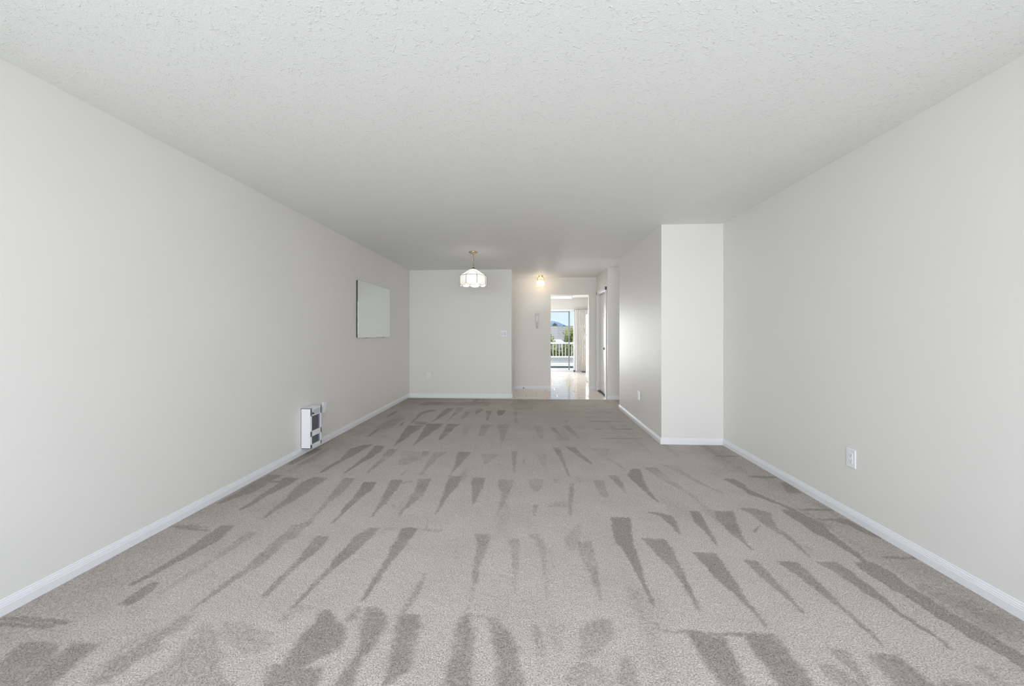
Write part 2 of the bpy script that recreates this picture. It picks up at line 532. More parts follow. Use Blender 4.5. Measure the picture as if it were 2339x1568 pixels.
(0.75,[(4.28,-1.826,-1.739),(4.13,-1.907,-1.764),(3.94,-1.877,-1.774),(3.76,-1.848,-1.794),(3.57,-1.859,-1.828),(3.42,-1.854,-1.834)]),
(0.75,[(4.25,-1.685,-1.587),(4.07,-1.66,-1.554),(3.88,-1.641,-1.562),(3.71,-1.645,-1.591),(3.56,-1.635,-1.609),(3.42,-1.639,-1.624)]),
(0.55,[(4.13,-1.493,-1.398),(3.92,-1.475,-1.384),(3.75,-1.454,-1.4),(3.53,-1.451,-1.421),(3.43,-1.435,-1.416)]),
(0.6,[(4.41,-1.504,-1.478),(4.28,-1.496,-1.471)]),
(0.5,[(4.43,-1.288,-1.25),(4.29,-1.286,-1.262)]),
(0.4,[(4.07,-1.325,-1.044),(3.9,-1.293,-1.047),(3.66,-1.237,-1.142)]),
(0.45,[(3.52,-1.126,-1.086),(3.38,-1.121,-1.101)]),
(0.6,[(4.08,-1.114,-1.033),(3.93,-1.096,-1.029)]),
(0.5,[(4.06,-0.981,-0.853),(3.88,-0.982,-0.904),(3.68,-0.974,-0.921),(3.41,-0.953,-0.934)]),
(0.65,[(4.08,-0.737,-0.597),(3.89,-0.726,-0.626),(3.69,-0.7,-0.657),(3.51,-0.701,-0.676),(3.37,-0.698,-0.678)]),
(0.5,[(4.02,-0.484,-0.324),(3.87,-0.467,-0.356),(3.74,-0.429,-0.397)]),
(0.65,[(3.32,-2.267,-2.141),(3.18,-2.284,-2.163),(3.07,-2.264,-2.138),(2.95,-2.254,-2.15),(2.85,-2.262,-2.203),(2.75,-2.261,-2.236)]),
(0.7,(-2.255,3.196,-2.01,3.177,0.022)),
(0.7,[(3.27,-2.089,-1.964),(3.15,-2.057,-1.956),(3.01,-2.048,-1.978),(2.9,-2.046,-1.995),(2.78,-2.03,-1.998),(2.67,-2.032,-2.008)]),
(0.6,[(3.29,-1.849,-1.716),(3.16,-1.882,-1.725),(3,-1.85,-1.719),(2.87,-1.817,-1.733),(2.76,-1.81,-1.746),(2.65,-1.797,-1.766),(2.55,-1.776,-1.765)]),
(0.55,[(3.29,-1.576,-1.48),(3.1,-1.544,-1.454),(2.95,-1.512,-1.443),(2.81,-1.499,-1.458),(2.67,-1.47,-1.447),(2.54,-1.459,-1.43),(2.49,-1.484,-1.419),(2.42,-1.499,-1.428),(2.31,-1.474,-1.406)]),
(0.85,[(3.21,-1.367,-1.265),(3.07,-1.344,-1.246),(2.9,-1.321,-1.263),(2.77,-1.318,-1.27),(2.64,-1.291,-1.276),(2.51,-1.289,-1.274)]),
(0.75,[(3.27,-1.162,-1.068),(3.13,-1.138,-1.048),(2.97,-1.117,-1.049),(2.83,-1.09,-1.041),(2.72,-1.08,-1.057),(2.61,-1.064,-1.052)]),
(0.55,(-1.062,3.2,-0.97,3.267,0.033)),
(0.65,[(3.31,-0.943,-0.829),(3.14,-0.904,-0.823),(2.99,-0.903,-0.809),(2.86,-0.892,-0.834),(2.73,-0.891,-0.876),(2.63,-0.885,-0.878)]),
(0.75,[(3.38,-0.688,-0.582),(3.2,-0.68,-0.579),(3.04,-0.664,-0.603),(2.9,-0.658,-0.624),(2.75,-0.648,-0.628),(2.68,-0.647,-0.639)]),
(0.65,[(3.36,-0.491,-0.377),(3.16,-0.463,-0.373),(3.01,-0.436,-0.389),(2.85,-0.417,-0.401)]),
(0.5,[(2.8,-0.995,-0.963),(2.76,-0.975,-0.952)]),
(0.35,(-0.962,2.461,-0.537,2.46,0.013)),
(0.55,[(3.33,-0.264,-0.131),(3.18,-0.251,-0.143),(3.07,-0.216,-0.155),(2.92,-0.214,-0.173),(2.77,-0.223,-0.2),(2.67,-0.223,-0.215)]),
(0.55,[(4.13,-0.186,-0.127),(3.89,-0.175,-0.131),(3.69,-0.156,-0.129),(3.51,-0.143,-0.13)]),
(0.45,[(3.89,-0.065,-0.048),(3.73,-0.057,-0.043)]),
(0.35,[(4.08,0.059,0.174),(3.83,0.088,0.164),(3.65,0.14,0.155)]),
(0.65,[(4.29,0.243,0.316),(4.09,0.278,0.33),(3.88,0.296,0.34),(3.69,0.317,0.338),(3.51,0.327,0.352),(3.4,0.341,0.35)]),
(0.65,[(4.32,0.39,0.487),(4.14,0.443,0.513),(3.96,0.501,0.557),(3.79,0.565,0.591)]),
(0.35,[(4.28,0.66,0.851),(4.01,0.708,0.775)]),
(0.4,[(3.94,0.739,0.794),(3.78,0.813,0.845),(3.65,0.847,0.878)]),
(0.8,[(3.65,0.925,0.996),(3.52,0.853,0.98),(3.41,0.855,0.96),(3.28,0.879,0.943),(3.15,0.894,0.938),(3.06,0.912,0.937),(2.96,0.927,0.947)]),
(0.65,[(3.48,0.671,0.759),(3.35,0.702,0.758),(3.23,0.722,0.758),(3.1,0.735,0.752)]),
(0.55,[(3.36,0.538,0.613),(3.22,0.524,0.605),(3.13,0.535,0.605),(3.02,0.551,0.593)]),
(0.5,[(3.35,-0.027,0.115),(3.19,0.01,0.1),(3.1,0.036,0.071)]),
(0.45,[(3.36,0.2,0.247),(3.27,0.208,0.222)]),
(0.6,[(3.28,0.333,0.356),(3.21,0.325,0.352),(3.03,0.299,0.329),(2.87,0.275,0.3),(2.71,0.268,0.283)]),
(0.45,[(2.92,0.19,0.256),(2.84,0.129,0.281)]),
(0.55,[(2.85,0.025,0.065),(2.77,0.02,0.048),(2.68,0.027,0.043)]),
(0.5,[(3.7,1.05,1.163),(3.55,1.077,1.176),(3.4,1.103,1.197),(3.25,1.163,1.217),(3.14,1.2,1.235),(3.04,1.227,1.252),(2.92,1.227,1.252),(2.82,1.228,1.267),(2.68,1.221,1.265)]),
(0.5,[(3.77,1.245,1.391),(3.62,1.295,1.365),(3.51,1.332,1.381),(3.38,1.366,1.413),(3.27,1.415,1.442),(3.14,1.477,1.503)]),
(0.8,[(3.45,1.633,1.728),(3.33,1.664,1.746),(3.24,1.687,1.723),(3.15,1.683,1.752),(3.05,1.743,1.785),(2.96,1.791,1.832),(2.88,1.817,1.856)]),
(0.7,(1.85,4.087,2.067,4.088,0.03)),
(0.8,(1.883,3.52,2.093,3.513,0.027)),
(0.7,(1.88,2.886,2.117,2.891,0.018)),
(0.7,(1.904,2.737,2.09,2.748,0.016)),
(0.8,[(2.82,1.281,1.406),(2.72,1.242,1.37),(2.61,1.242,1.328),(2.5,1.242,1.297),(2.41,1.255,1.275),(2.33,1.261,1.271)]),
(0.65,[(2.88,1.48,1.559),(2.83,1.491,1.654),(2.8,1.511,1.641),(2.7,1.509,1.597),(2.61,1.513,1.578),(2.5,1.542,1.583),(2.42,1.546,1.572),(2.33,1.539,1.558),(2.27,1.538,1.547)]),
(0.85,[(2.87,1.756,1.85),(2.78,1.75,1.871),(2.69,1.761,1.893),(2.6,1.778,1.863),(2.5,1.792,1.846),(2.44,1.797,1.836),(2.37,1.799,1.837),(2.31,1.809,1.834),(2.22,1.799,1.823)]),
(0.8,[(2.73,2.011,2.1),(2.66,2.054,2.097),(2.58,2.072,2.107),(2.52,2.09,2.145)]),
(0.5,[(3.4,2.078,2.134),(3.19,1.999,2.095)]),
(0.4,[(2.39,1.573,1.606),(2.35,1.587,1.613)]),
(0.75,[(2.78,0.811,0.904),(2.73,0.88,0.963),(2.64,0.9,0.951),(2.55,0.918,0.939),(2.49,0.915,0.924)]),
(0.85,[(2.81,1.104,1.173),(2.71,1.093,1.146),(2.62,1.091,1.135),(2.53,1.089,1.117),(2.47,1.096,1.103)]),
(0.95,[(2.69,0.549,0.669),(2.56,0.529,0.643),(2.42,0.508,0.616)]),
(0.4,[(2.6,0.315,0.337),(2.41,0.278,0.312)]),
(0.4,[(2.44,0.001,0.063),(2.39,-0.006,0.048)]),
(0.35,[(2.43,-0.296,-0.241),(2.38,-0.283,-0.229)]),
(0.35,(0.68,2.678,0.841,2.679,0.015)),
(0.35,(0.754,2.789,0.898,2.763,0.016)),
(0.7,[(6.44,-1.359,-1.237),(6.14,-1.365,-1.237),(5.86,-1.36,-1.281),(5.6,-1.354,-1.322),(5.43,-1.377,-1.346)]),
(0.6,[(6.27,-1.602,-1.458),(6.12,-1.681,-1.541),(6,-1.696,-1.616),(5.73,-1.654,-1.621),(5.44,-1.643,-1.612),(5.26,-1.63,-1.61)]),
(0.65,[(6.15,-2.122,-2.075),(5.92,-2.112,-2.067),(5.71,-2.103,-2.082)]),
(0.55,[(6.48,-1.206,-1.082),(6.15,-1.178,-1.073),(5.86,-1.159,-1.125),(5.61,-1.162,-1.141),(5.47,-1.154,-1.143)]),
(0.55,[(6.15,-1.015,-0.933),(5.88,-1.002,-0.913),(5.67,-0.989,-0.957)]),
(0.65,[(6.38,-0.844,-0.735),(6.16,-0.839,-0.769),(5.99,-0.827,-0.805)]),
(0.65,[(6.26,-0.697,-0.59),(6,-0.657,-0.589),(5.59,-0.612,-0.591)]),
(0.75,[(6.3,-0.51,-0.378),(6.07,-0.502,-0.399),(5.9,-0.466,-0.422)]),
(0.45,[(6.2,-0.254,-0.184),(5.76,-0.226,-0.193),(5.38,-0.201,-0.13)]),
(0.6,[(5.44,-1.633,-1.414),(5.27,-1.549,-1.388)]),
(0.75,[(5.2,-1.61,-1.411),(4.98,-1.59,-1.409),(4.79,-1.568,-1.448),(4.62,-1.529,-1.441),(4.45,-1.511,-1.459),(4.27,-1.492,-1.475)]),
(0.75,[(5.32,-1.379,-1.176),(5.11,-1.374,-1.169),(4.91,-1.34,-1.209),(4.7,-1.318,-1.219),(4.5,-1.297,-1.254),(4.29,-1.278,-1.266)]),
(0.75,[(5.31,-1.11,-0.928),(5.12,-1.1,-0.983),(4.93,-1.077,-0.983),(4.71,-1.075,-0.995),(4.54,-1.055,-1.029)]),
(0.35,[(5.3,-0.904,-0.783),(5.05,-0.862,-0.766),(4.72,-0.806,-0.752)]),
(0.5,[(5.32,-0.642,-0.501),(5.15,-0.642,-0.534),(4.73,-0.617,-0.546)]),
(0.5,[(5.33,-0.441,-0.259),(5.04,-0.398,-0.284),(4.75,-0.357,-0.285),(4.49,-0.329,-0.303),(4.31,-0.324,-0.316)]),
(0.55,[(5.39,-1.764,-1.712),(5.21,-1.737,-1.707)]),
(0.65,[(5.03,-1.963,-1.934),(4.8,-1.949,-1.912),(4.63,-1.928,-1.906)]),
(0.65,[(4.29,-1.791,-1.733),(4.17,-1.881,-1.752),(4.06,-1.857,-1.771),(3.91,-1.843,-1.79)]),
(0.65,[(4.24,-1.694,-1.588),(4.1,-1.663,-1.577),(3.92,-1.646,-1.593)]),
(0.35,[(4.14,-1.491,-1.412),(4.03,-1.47,-1.392)]),
(0.4,[(7.01,-1.863,-0.663),(6.68,-1.904,-0.696)]),
(0.5,[(4.09,-1.116,-1.046),(3.95,-1.087,-1.019)]),
(0.35,[(4.08,-1.21,-1.171),(3.95,-1.177,-1.147)]),
(0.7,(0.832,5.575,1.322,5.602,0.038)),
(0.7,(0.824,5.138,1.333,5.166,0.032)),
(0.7,(0.848,4.689,1.302,4.714,0.026)),
(0.35,(0.792,5.893,1.156,5.913,0.042)),
(0.35,(1.042,6.207,1.424,6.229,0.046)),
(0.35,(0.781,6.432,1.263,6.459,0.05)),
(0.35,(0.337,6.666,1.063,6.706,0.054)),
(0.35,(0.869,4.957,1.433,4.989,0.03)),
(0.35,(0.968,6.909,1.484,6.938,0.058)),
(0.35,(0.835,5.331,1.343,5.359,0.034)),
(0.5,(-0.286,4.578,-0.106,4.653,0.026)),
(0.6,[(5.31,0.437,0.527),(5.09,0.466,0.552),(4.9,0.513,0.568),(4.66,0.567,0.584)]),
(0.55,[(5.2,0.263,0.331),(5,0.3,0.356),(4.79,0.349,0.376),(4.62,0.372,0.385)]),
(0.45,[(5.27,0.049,0.148),(5.07,0.075,0.171),(4.81,0.099,0.171),(4.64,0.13,0.148)]),
(0.45,[(5.65,0.508,0.55),(5.42,0.456,0.507)]),
(0.35,[(5.3,0.634,0.733),(5.14,0.624,0.701)]),
(0.35,[(7.23,-0.274,0.285),(6.78,-0.346,0.088),(6.32,-0.239,0.023)])]



def smooth_noise(x, y, scale, seed):
    r = np.random.RandomState(seed)
    g = r.rand(64, 64)
    u = x * scale
    v = y * scale
    i = np.floor(u).astype(int)
    j = np.floor(v).astype(int)
    fu, fv = u - i, v - j
    fu = fu * fu * (3 - 2 * fu)
    fv = fv * fv * (3 - 2 * fv)
    a = g[i % 64, j % 64]
    b_ = g[(i + 1) % 64, j % 64]
    c = g[i % 64, (j + 1) % 64]
    d = g[(i + 1) % 64, (j + 1) % 64]
    return (a * (1 - fu) + b_ * fu) * (1 - fv) + (c * (1 - fu) + d * fu) * fv


ys = [YB]
while ys[-1] < 7.395:
    y = ys[-1]
    ys.append(y + (.1 if y < 1.1 else .0085 if y < 3 else .012 if y < 5 else .02))
ys[-1] = 7.40
ys = np.array(ys)
xs = np.linspace(XL, XR, 520)
X, Y = np.meshgrid(xs, ys)
nx = X + (smooth_noise(X, Y, 28, 1) - .5) * .009 + (smooth_noise(X, Y, 90, 2) - .5) * .012
ny = Y + (smooth_noise(X, Y, 28, 3) - .5) * .012 + (smooth_noise(X, Y, 90, 4) - .5) * .012
nap = np.zeros_like(X)
fade = smooth_noise(X, Y, 7, 12)


def sstep(d, wd):
    q = np.clip(d / wd + .5, 0, 1)
    return q * q * (3 - 2 * q)


for s_, r in MARKS:
    if isinstance(r, tuple):
        x0, y0, x1, y1, wd = r
        L = math.hypot(x1 - x0, y1 - y0)
        ux, uy = (x1 - x0) / L, (y1 - y0) / L
        al = (nx - x0) * ux + (ny - y0) * uy
        pe = np.abs(-(nx - x0) * uy + (ny - y0) * ux)
        v = sstep(wd / 2 + .004 - pe, .012) * sstep(al, .06) * sstep(L - al, .06)
    else:
        rr = sorted(r)
        yy = np.array([q[0] for q in rr])
        a = np.interp(ny, yy, [q[1] for q in rr])
        b_ = np.interp(ny, yy, [q[2] for q in rr])
        soft = .022 if yy[-1] > 1.75 else .05
        v = sstep(nx - a + .003, soft) * sstep(b_ - nx + .003, soft) * sstep(ny - yy[0] + .01, .03) * sstep(yy[-1] - ny + .008, .022)
    nap = np.maximum(nap, v * 1.02 * s_ ** 1.3 * (.72 + .5 * fade))
# faint long brushing streaks, and darker pile along the side walls and at the far left
st = smooth_noise(X * 5.5, Y * .5, 2.2, 5) * smooth_noise(X, Y, 2.1, 6)
nap = np.maximum(nap, np.clip((st - .42) * 1.2, 0, .3))
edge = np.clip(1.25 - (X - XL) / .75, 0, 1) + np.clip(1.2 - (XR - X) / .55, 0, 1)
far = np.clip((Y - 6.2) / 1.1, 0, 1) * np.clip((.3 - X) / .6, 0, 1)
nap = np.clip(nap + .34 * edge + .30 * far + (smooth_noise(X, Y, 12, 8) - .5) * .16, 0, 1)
Z = (smooth_noise(X, Y, 70, 9) - .5) * .003 - nap * .0015
ny_, nx_ = X.shape
co = np.stack([X.ravel(), Y.ravel(), Z.ravel()], 1)
idx = np.arange(nx_ * ny_).reshape(ny_, nx_)
keep = ~((X[:-1, :-1] > BX + .01) & (Y[:-1, :-1] > BY0 + .01) & (Y[:-1, :-1] < BY1 - .03))
f = np.stack([idx[:-1, :-1][keep], idx[:-1, 1:][keep], idx[1:, 1:][keep], idx[1:, :-1][keep]], 1)
me = bpy.data.meshes.new('floor')
nf = len(f)
me.vertices.add(len(co))
me.vertices.foreach_set('co', co.astype(np.float32).ravel())
me.loops.add(nf * 4)
me.loops.foreach_set('vertex_index', f.astype(np.int32).ravel())
me.polygons.add(nf)
me.polygons.foreach_set('loop_start', np.arange(0, nf * 4, 4, dtype=np.int32))
me.polygons.foreach_set('loop_total', np.full(nf, 4, dtype=np.int32))
me.update(calc_edges=True)
atr = me.attributes.new('nap', 'FLOAT', 'POINT')
atr.data.foreach_set('value', nap.ravel().astype(np.float32))
me.polygons.foreach_set('use_smooth', np.ones(nf, dtype=bool))
me.materials.append(M['carpet'])
fl = bpy.data.objects.new('floor', me)
C.objects.link(fl)
struct(fl, 'greige cut pile carpet with dark vacuum marks')
struct(MB().box((XR, BY1 - .02, -.02), (3.4, 7.42, 0)).build('floor', M['carpet']), 'greige carpet of the side hall')

# ------------------------------------------------------------------ floor: tiles of entry and kitchen
gr = struct(MB().box((XA, 7.40, -.05), (XS, YE, -.004)).box((.458, YE, -.05), (1.28, YK0, -.004)).box((-1.6, YK0, -.05), (2.2, YK1, -.004)).build('floor', M['grout']), 'cream glazed tiled floor of entry and kitchen')
TW, TH, J = .604, .30, .005
tile_mesh = {}


def tile(x0, x1, y0, y1):
    key = (round(x1 - x0, 3), round(y1 - y0, 3))
    if key not in tile_mesh:
        bm_ = MB().box((0, 0, -.006), (key[0], key[1], 0), .0015)
        o = bm_.build('tile', M['tile'])
        tile_mesh[key] = o.data
    else:
        o = bpy.data.objects.new('tile', tile_mesh[key])
        C.objects.link(o)
    o.location = (x0, y0, random.uniform(-.0006, .0006))
    o.rotation_euler = (random.uniform(-.0012, .0012), random.uniform(-.0012, .0012), 0)
    o.parent = gr


regions = [(XA + .002, XS - .002, 7.402, YE - .001), (.459, 1.279, YE - .001, YK0), (-1.598, 2.178, YK0, YK1 - .002)]
y = 7.63 - TH
k = 0
while y < YK1:
    x = [-.276, -.070, .130][k % 3] - TW * 4
    while x < 2.2:
        for rx0, rx1, ry0, ry1 in regions:
            a0, a1, b0, b1 = max(x, rx0), min(x + TW - J, rx1), max(y, ry0), min(y + TH - J, ry1)
            if a1 - a0 > .03 and b1 - b0 > .02:
                tile(a0, a1, b0, b1)
        x += TW
    y += TH
    k += 1
# brass-coloured transition strip between carpet and tile
struct(MB().box((XA, 7.388, -.004), (XS - .01, 7.405, .004), .002).build('trim_1', M['tile']))

# ------------------------------------------------------------------ walls and ceilings
T = .12


def wall(name, *boxes, m='wall'):
    q = MB()
    for a, b_ in boxes:
        q.box(a, b_)
    return struct(q.build(name, M[m]))


wall('wall_left', ((XL - T, YB, -.05), (XL, YA + T, ZC)))
wall('wall_right', ((XR, YB, -.05), (XR + T, BY1, ZC)))
wall('wall_far', ((XL, YA, -.05), (XA, YA + T, ZC)))
wall('wall_entry_left', ((XA - T, YA + T, -.05), (XA, YE + T, ZC)))
# back wall of the entry with the cased opening to the kitchen
wall('wall_entry_back', ((XA, YE, -.05), (.458, YK0, ZC)), ((1.28, YE, -.05), (2.3, YK0, ZC)), ((.458, YE, 2.06), (1.28, YK0, ZC)))
# entry side wall with the front door opening
DY0, DY1, DZ = 7.585, 8.50, 2.045
wall('wall_entry_side', ((XS, YH, -.05), (XS + T, DY0, ZC)), ((XS, DY1, -.05), (XS + T, YE, ZC)), ((XS, DY0, DZ), (XS + T, DY1, ZC)))
wall('wall_hall', ((XS + T, YH, -.05), (3.4, YH + T, ZC)))
wall('wall_closet', ((BX, BY0, -.05), (XR, BY1, ZC)))
wall('wall_hall_near', ((XR + T, BY1 - T, -.05), (3.4, BY1, ZC)))
wall('wall_hall_end', ((3.4, BY1 - T, -.05), (3.52, YH + T, ZC)))
# wall behind the camera with its patio window
WX0, WX1, WZ0, WZ1 = -2.05, 1.85, .08, 2.15
wall('wall_back', ((XL - T, YB - T, -.05), (WX0, YB, ZC)), ((WX1, YB - T, -.05), (XR + T, YB, ZC)), ((WX0, YB - T, -.05), (WX1, YB, WZ0)), ((WX0, YB - T, WZ1), (WX1, YB, ZC)))
q = MB()
for a, b_ in (((WX0, YB - .10, WZ0), (WX0 + .05, YB - .02, WZ1)), ((WX1 - .05, YB - .10, WZ0), (WX1, YB - .02, WZ1)), ((WX0, YB - .10, WZ0), (WX1, YB - .02, WZ0 + .05)), ((WX0, YB - .10, WZ1 - .05), (WX1, YB - .02, WZ1)), ((-.13, YB - .10, WZ0), (-.07, YB - .02, WZ1))):
    q.box(a, b_)
w1 = struct(q.build('window_1', M['frame']))
struct(MB().box((WX0 + .05, YB - .065, WZ0 + .05), (-.13, YB - .06, WZ1 - .05)).build('pane', M['pane'], w1))
MB().box((-.07, YB - .065, WZ0 + .05), (WX1 - .05, YB - .06, WZ1 - .05)).build('pane', M['pane'], w1)

struct(MB().box((XL - T, YB - T, ZC), (3.52, YK0, ZC + .12)).build('ceiling', M['ceiling']), 'white knock-down textured ceiling')
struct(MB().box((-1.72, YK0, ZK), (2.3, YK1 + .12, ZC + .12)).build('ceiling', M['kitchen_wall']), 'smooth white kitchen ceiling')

# kitchen shell
SX0, SX1, SZ0, SZ1 = -.42, 1.44, .05, 1.935      # slider opening
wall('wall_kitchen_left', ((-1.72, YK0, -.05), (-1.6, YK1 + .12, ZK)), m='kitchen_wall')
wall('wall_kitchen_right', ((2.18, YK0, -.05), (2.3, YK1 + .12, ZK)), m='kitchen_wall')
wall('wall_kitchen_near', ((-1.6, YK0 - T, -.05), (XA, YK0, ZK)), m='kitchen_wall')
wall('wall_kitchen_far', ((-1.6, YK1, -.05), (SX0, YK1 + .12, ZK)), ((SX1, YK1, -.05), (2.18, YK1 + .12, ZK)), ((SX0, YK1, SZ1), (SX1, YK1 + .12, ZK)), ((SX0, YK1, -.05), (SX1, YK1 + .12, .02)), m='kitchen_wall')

# ------------------------------------------------------------------ baseboards (stepped colonial profile)
PROF = [(0, 0), (.013, 0), (.013, .040), (.0105, .042), (.0105, .049), (.008, .051), (.008, .057), (.005, .060), (.004, .068), (0, .070)]


def base(name, p, q_, nrm):
    """run from p to q_ (x,y) with the profile growing along nrm"""
    bm_ = bmesh.new()
    A, B = [], []
    for d, z in PROF:
        A.append(bm_.verts.new((p[0] + nrm[0] * d, p[1] + nrm[1] * d, z)))
        B.append(bm_.verts.new((q_[0] + nrm[0] * d, q_[1] + nrm[1] * d, z)))
    nn = len(PROF)
    for i in range(nn):
        bm_.faces.new((A[i], A[(i + 1) % nn], B[(i + 1) % nn], B[i]))
    bm_.faces.new(A[::-1])
    bm_.faces.new(B)
    x = MB()
    x.bm.free()
    x.bm = bm_
    return struct(x.build(name, M['trim']))


base('baseboard_left', (XL, YB), (XL, YA), (1, 0))
base('baseboard_right', (XR, YB), (XR, BY0), (-1, 0))
base('baseboard_far', (XL, YA), (XA + .012, YA), (0, -1))
base('baseboard_far_end', (XA, YA - .012), (XA, YE), (1, 0))
base('baseboard_closet_front', (BX - .012, BY0), (XR, BY0), (0, -1))
base('baseboard_closet_side', (BX, BY0 - .012), (BX, BY1 + .012), (-1, 0))
base('baseboard_closet_back', (BX - .012, BY1), (3.4, BY1), (0, 1))
base('baseboard_hall', (XS - .0, YH), (3.4, YH), (0, -1))
base('baseboard_entry_back', (XA, YE), (.458, YE), (0, -1))
base('baseboard_entry_back_right', (1.28, YE), (XS, YE), (0, -1))
base('baseboard_kitchen', (SX1 + .02, YK1), (2.18, YK1), (0, -1))
base('baseboard_back', (WX1, YB), (XR, YB), (0, 1))

# ------------------------------------------------------------------ front door (seen nearly edge-on)
q = MB()
cx0, cx1 = XS - .018, XS
for y0, y1, z0, z1 in ((DY0 - .062, DY0 + .004, 0, DZ + .06), (DY1 - .004, DY1 + .062, 0, DZ + .06), (DY0 - .062, DY1 + .062, DZ - .004, DZ + .06)):
    q.box((cx0, y0, z0), (cx1, y1, z1), .003)
q.box((XS - .001, DY0 - .001, 0), (XS + T, DY0 + .012, DZ))
q.box((XS - .001, DY1 - .012, 0), (XS + T, DY1 + .001, DZ))
q.box((XS - .001, DY0, DZ - .012), (XS + T, DY1, DZ + .001))
tr = struct(q.build('trim_2', M['trim']), 'white door casing and jamb')
dr = MB().box((XS + .045, DY0 + .016, .018), (XS + .085, DY1 - .016, DZ - .020), .002).build('door_1', M['door'])
struct(dr, 'white six panel front door with nickel lever')
w_ = (DY1 - DY0 - .032)
for zz0, zz1 in ((.17, .82), (.95, 1.52), (1.63, 1.88)):
    for j in (0, 1):
        a0 = DY0 + .016 + .10 + j * (w_ / 2 - .03)
        a1 = a0 + w_ / 2 - .17 + .0
        pq = MB().box((XS + .039, a0, zz0), (XS + .048, a1, zz1), .004)
        pq.build('panel', M['door'], dr)
q = MB().box((XS + .0, DY0 + .004, .001), (XS + .10, DY1 - .004, .017)).build('threshold', M['dark'], dr)
MB().box((XS + .05, DY0 + .014, DZ - .018), (XS + .11, DY1 - .014, DZ - .013)).build('door_top_gap_shade', M['dark'], dr)  # dark strip standing in for the shadow in the gap above the door
q = MB().cyl((XS + .046, DY0 + .09, .93), (XS + .028, DY0 + .09, .93), .03, .028, 20).cyl((XS + .03, DY0 + .09, .93), (XS - .012, DY0 + .09, .93), .010)
q.ball((XS - .022, DY0 + .09, .93), .027, .85, 1, 1)
h = q.build('door_knob', M['steel'], dr, True)
h['label'] = 'dark nickel knob'
MB().cyl((XS + .046, DY0 + .09, 1.06), (XS + .026, DY0 + .09, 1.06), .028, .026, 20).box((XS + .012, DY0 + .085, 1.04), (XS + .03, DY0 + .095, 1.08), .002).build('deadbolt', M['steel'], dr, False)
MB().cyl((XS + .046, (DY0 + DY1) / 2, 1.56), (XS + .040, (DY0 + DY1) / 2, 1.56), .011, .009, 16).build('peephole', M['steel'], dr)

# ------------------------------------------------------------------ mirror on the left wall
t = thing('mirror', 'frameless rectangular mirror mounted on the left wall', 'mirror', (XL, 5.78, 1.17))
MB().box((XL + .001, 5.168, 1.172), (XL + .0165, 6.382, 1.941)).build('backing', M['black'], t)
MB().box((XL + .014, 5.170, 1.170), (XL + .018, 6.385, 1.943), .0006).build('mirror_glass', M['mirror'], t)
for yy in (5.45, 6.1):
    MB().box((XL + .0, yy, 1.160), (XL + .021, yy + .03, 1.172), .001).build('clip', M['steel'], t)

# ------------------------------------------------------------------ wall heater
HX0, HX1, HY0, HY1, HZ0, HZ1 = XL, XL + .106, 3.885, 4.085, .064, .47
t = thing('wall_heater', 'white slim electric wall heater near the floor on the left wall', 'heater', (XL, 3.98, HZ0))
q = MB()
q.box((HX0 + .001, HY0, HZ0), (HX1 - .006, HY0 + .004, HZ1))
q.box((HX0 + .001, HY1 - .004, HZ0), (HX1 - .006, HY1, HZ1))
q.box((HX0 + .001, HY0, HZ0), (HX1 - .006, HY1, HZ0 + .004))
q.box((HX0 + .001, HY0, HZ1 - .004), (HX1 - .006, HY1, HZ1))
q.box((HX0 + .001, HY0, HZ0), (HX0 + .004, HY1, HZ1))
q.build('casing', M['enamel'], t)
q = MB()
fz = [(HZ0, HZ0 + .040), (HZ0 + .118, HZ0 + .175), (HZ0 + .325, HZ1)]
for a, b_ in fz:
    q.box((HX1 - .010, HY0, a), (HX1, HY1, b_), .002)
q.box((HX1 - .010, HY0, HZ0), (HX1, HY0 + .018, HZ1), .002)
q.box((HX1 - .010, HY1 - .018, HZ0), (HX1, HY1, HZ1), .002)
fp = q.build('front_panel', M['enamel'], t)
for a, b_ in ((HZ0 + .040, HZ0 + .118), (HZ0 + .175, HZ0 + .325)):
    z = a + .003
    while z < b_ - .004:
        MB().prism([(HX1 - .012, z), (HX1 - .001, z + .005), (HX1 - .002, z + .0065), (HX1 - .013, z + .0015)], 'y', HY0 + .016, HY1 - .016).build('louvre', M['grey_enamel'], t)
        z += .0118
MB().box((HX1 - .03, HY0 + .01, HZ0 + .03), (HX1 - .026, HY1 - .01, HZ0 + .33)).build('inner_screen', M['dark'], t)
MB().box((HX1 - .001, HY0 + .035, HZ1 - .070), (HX1 + .001, HY1 - .022, HZ1 - .018), .0008).build('control_plate', M['grey_enamel'], t)
MB().cyl((HX1, HY0 + .026, HZ1 - .052), (HX1 + .012, HY0 + .026, HZ1 - .052), .009, .008, 16).build('thermostat_knob', M['dark'], t)


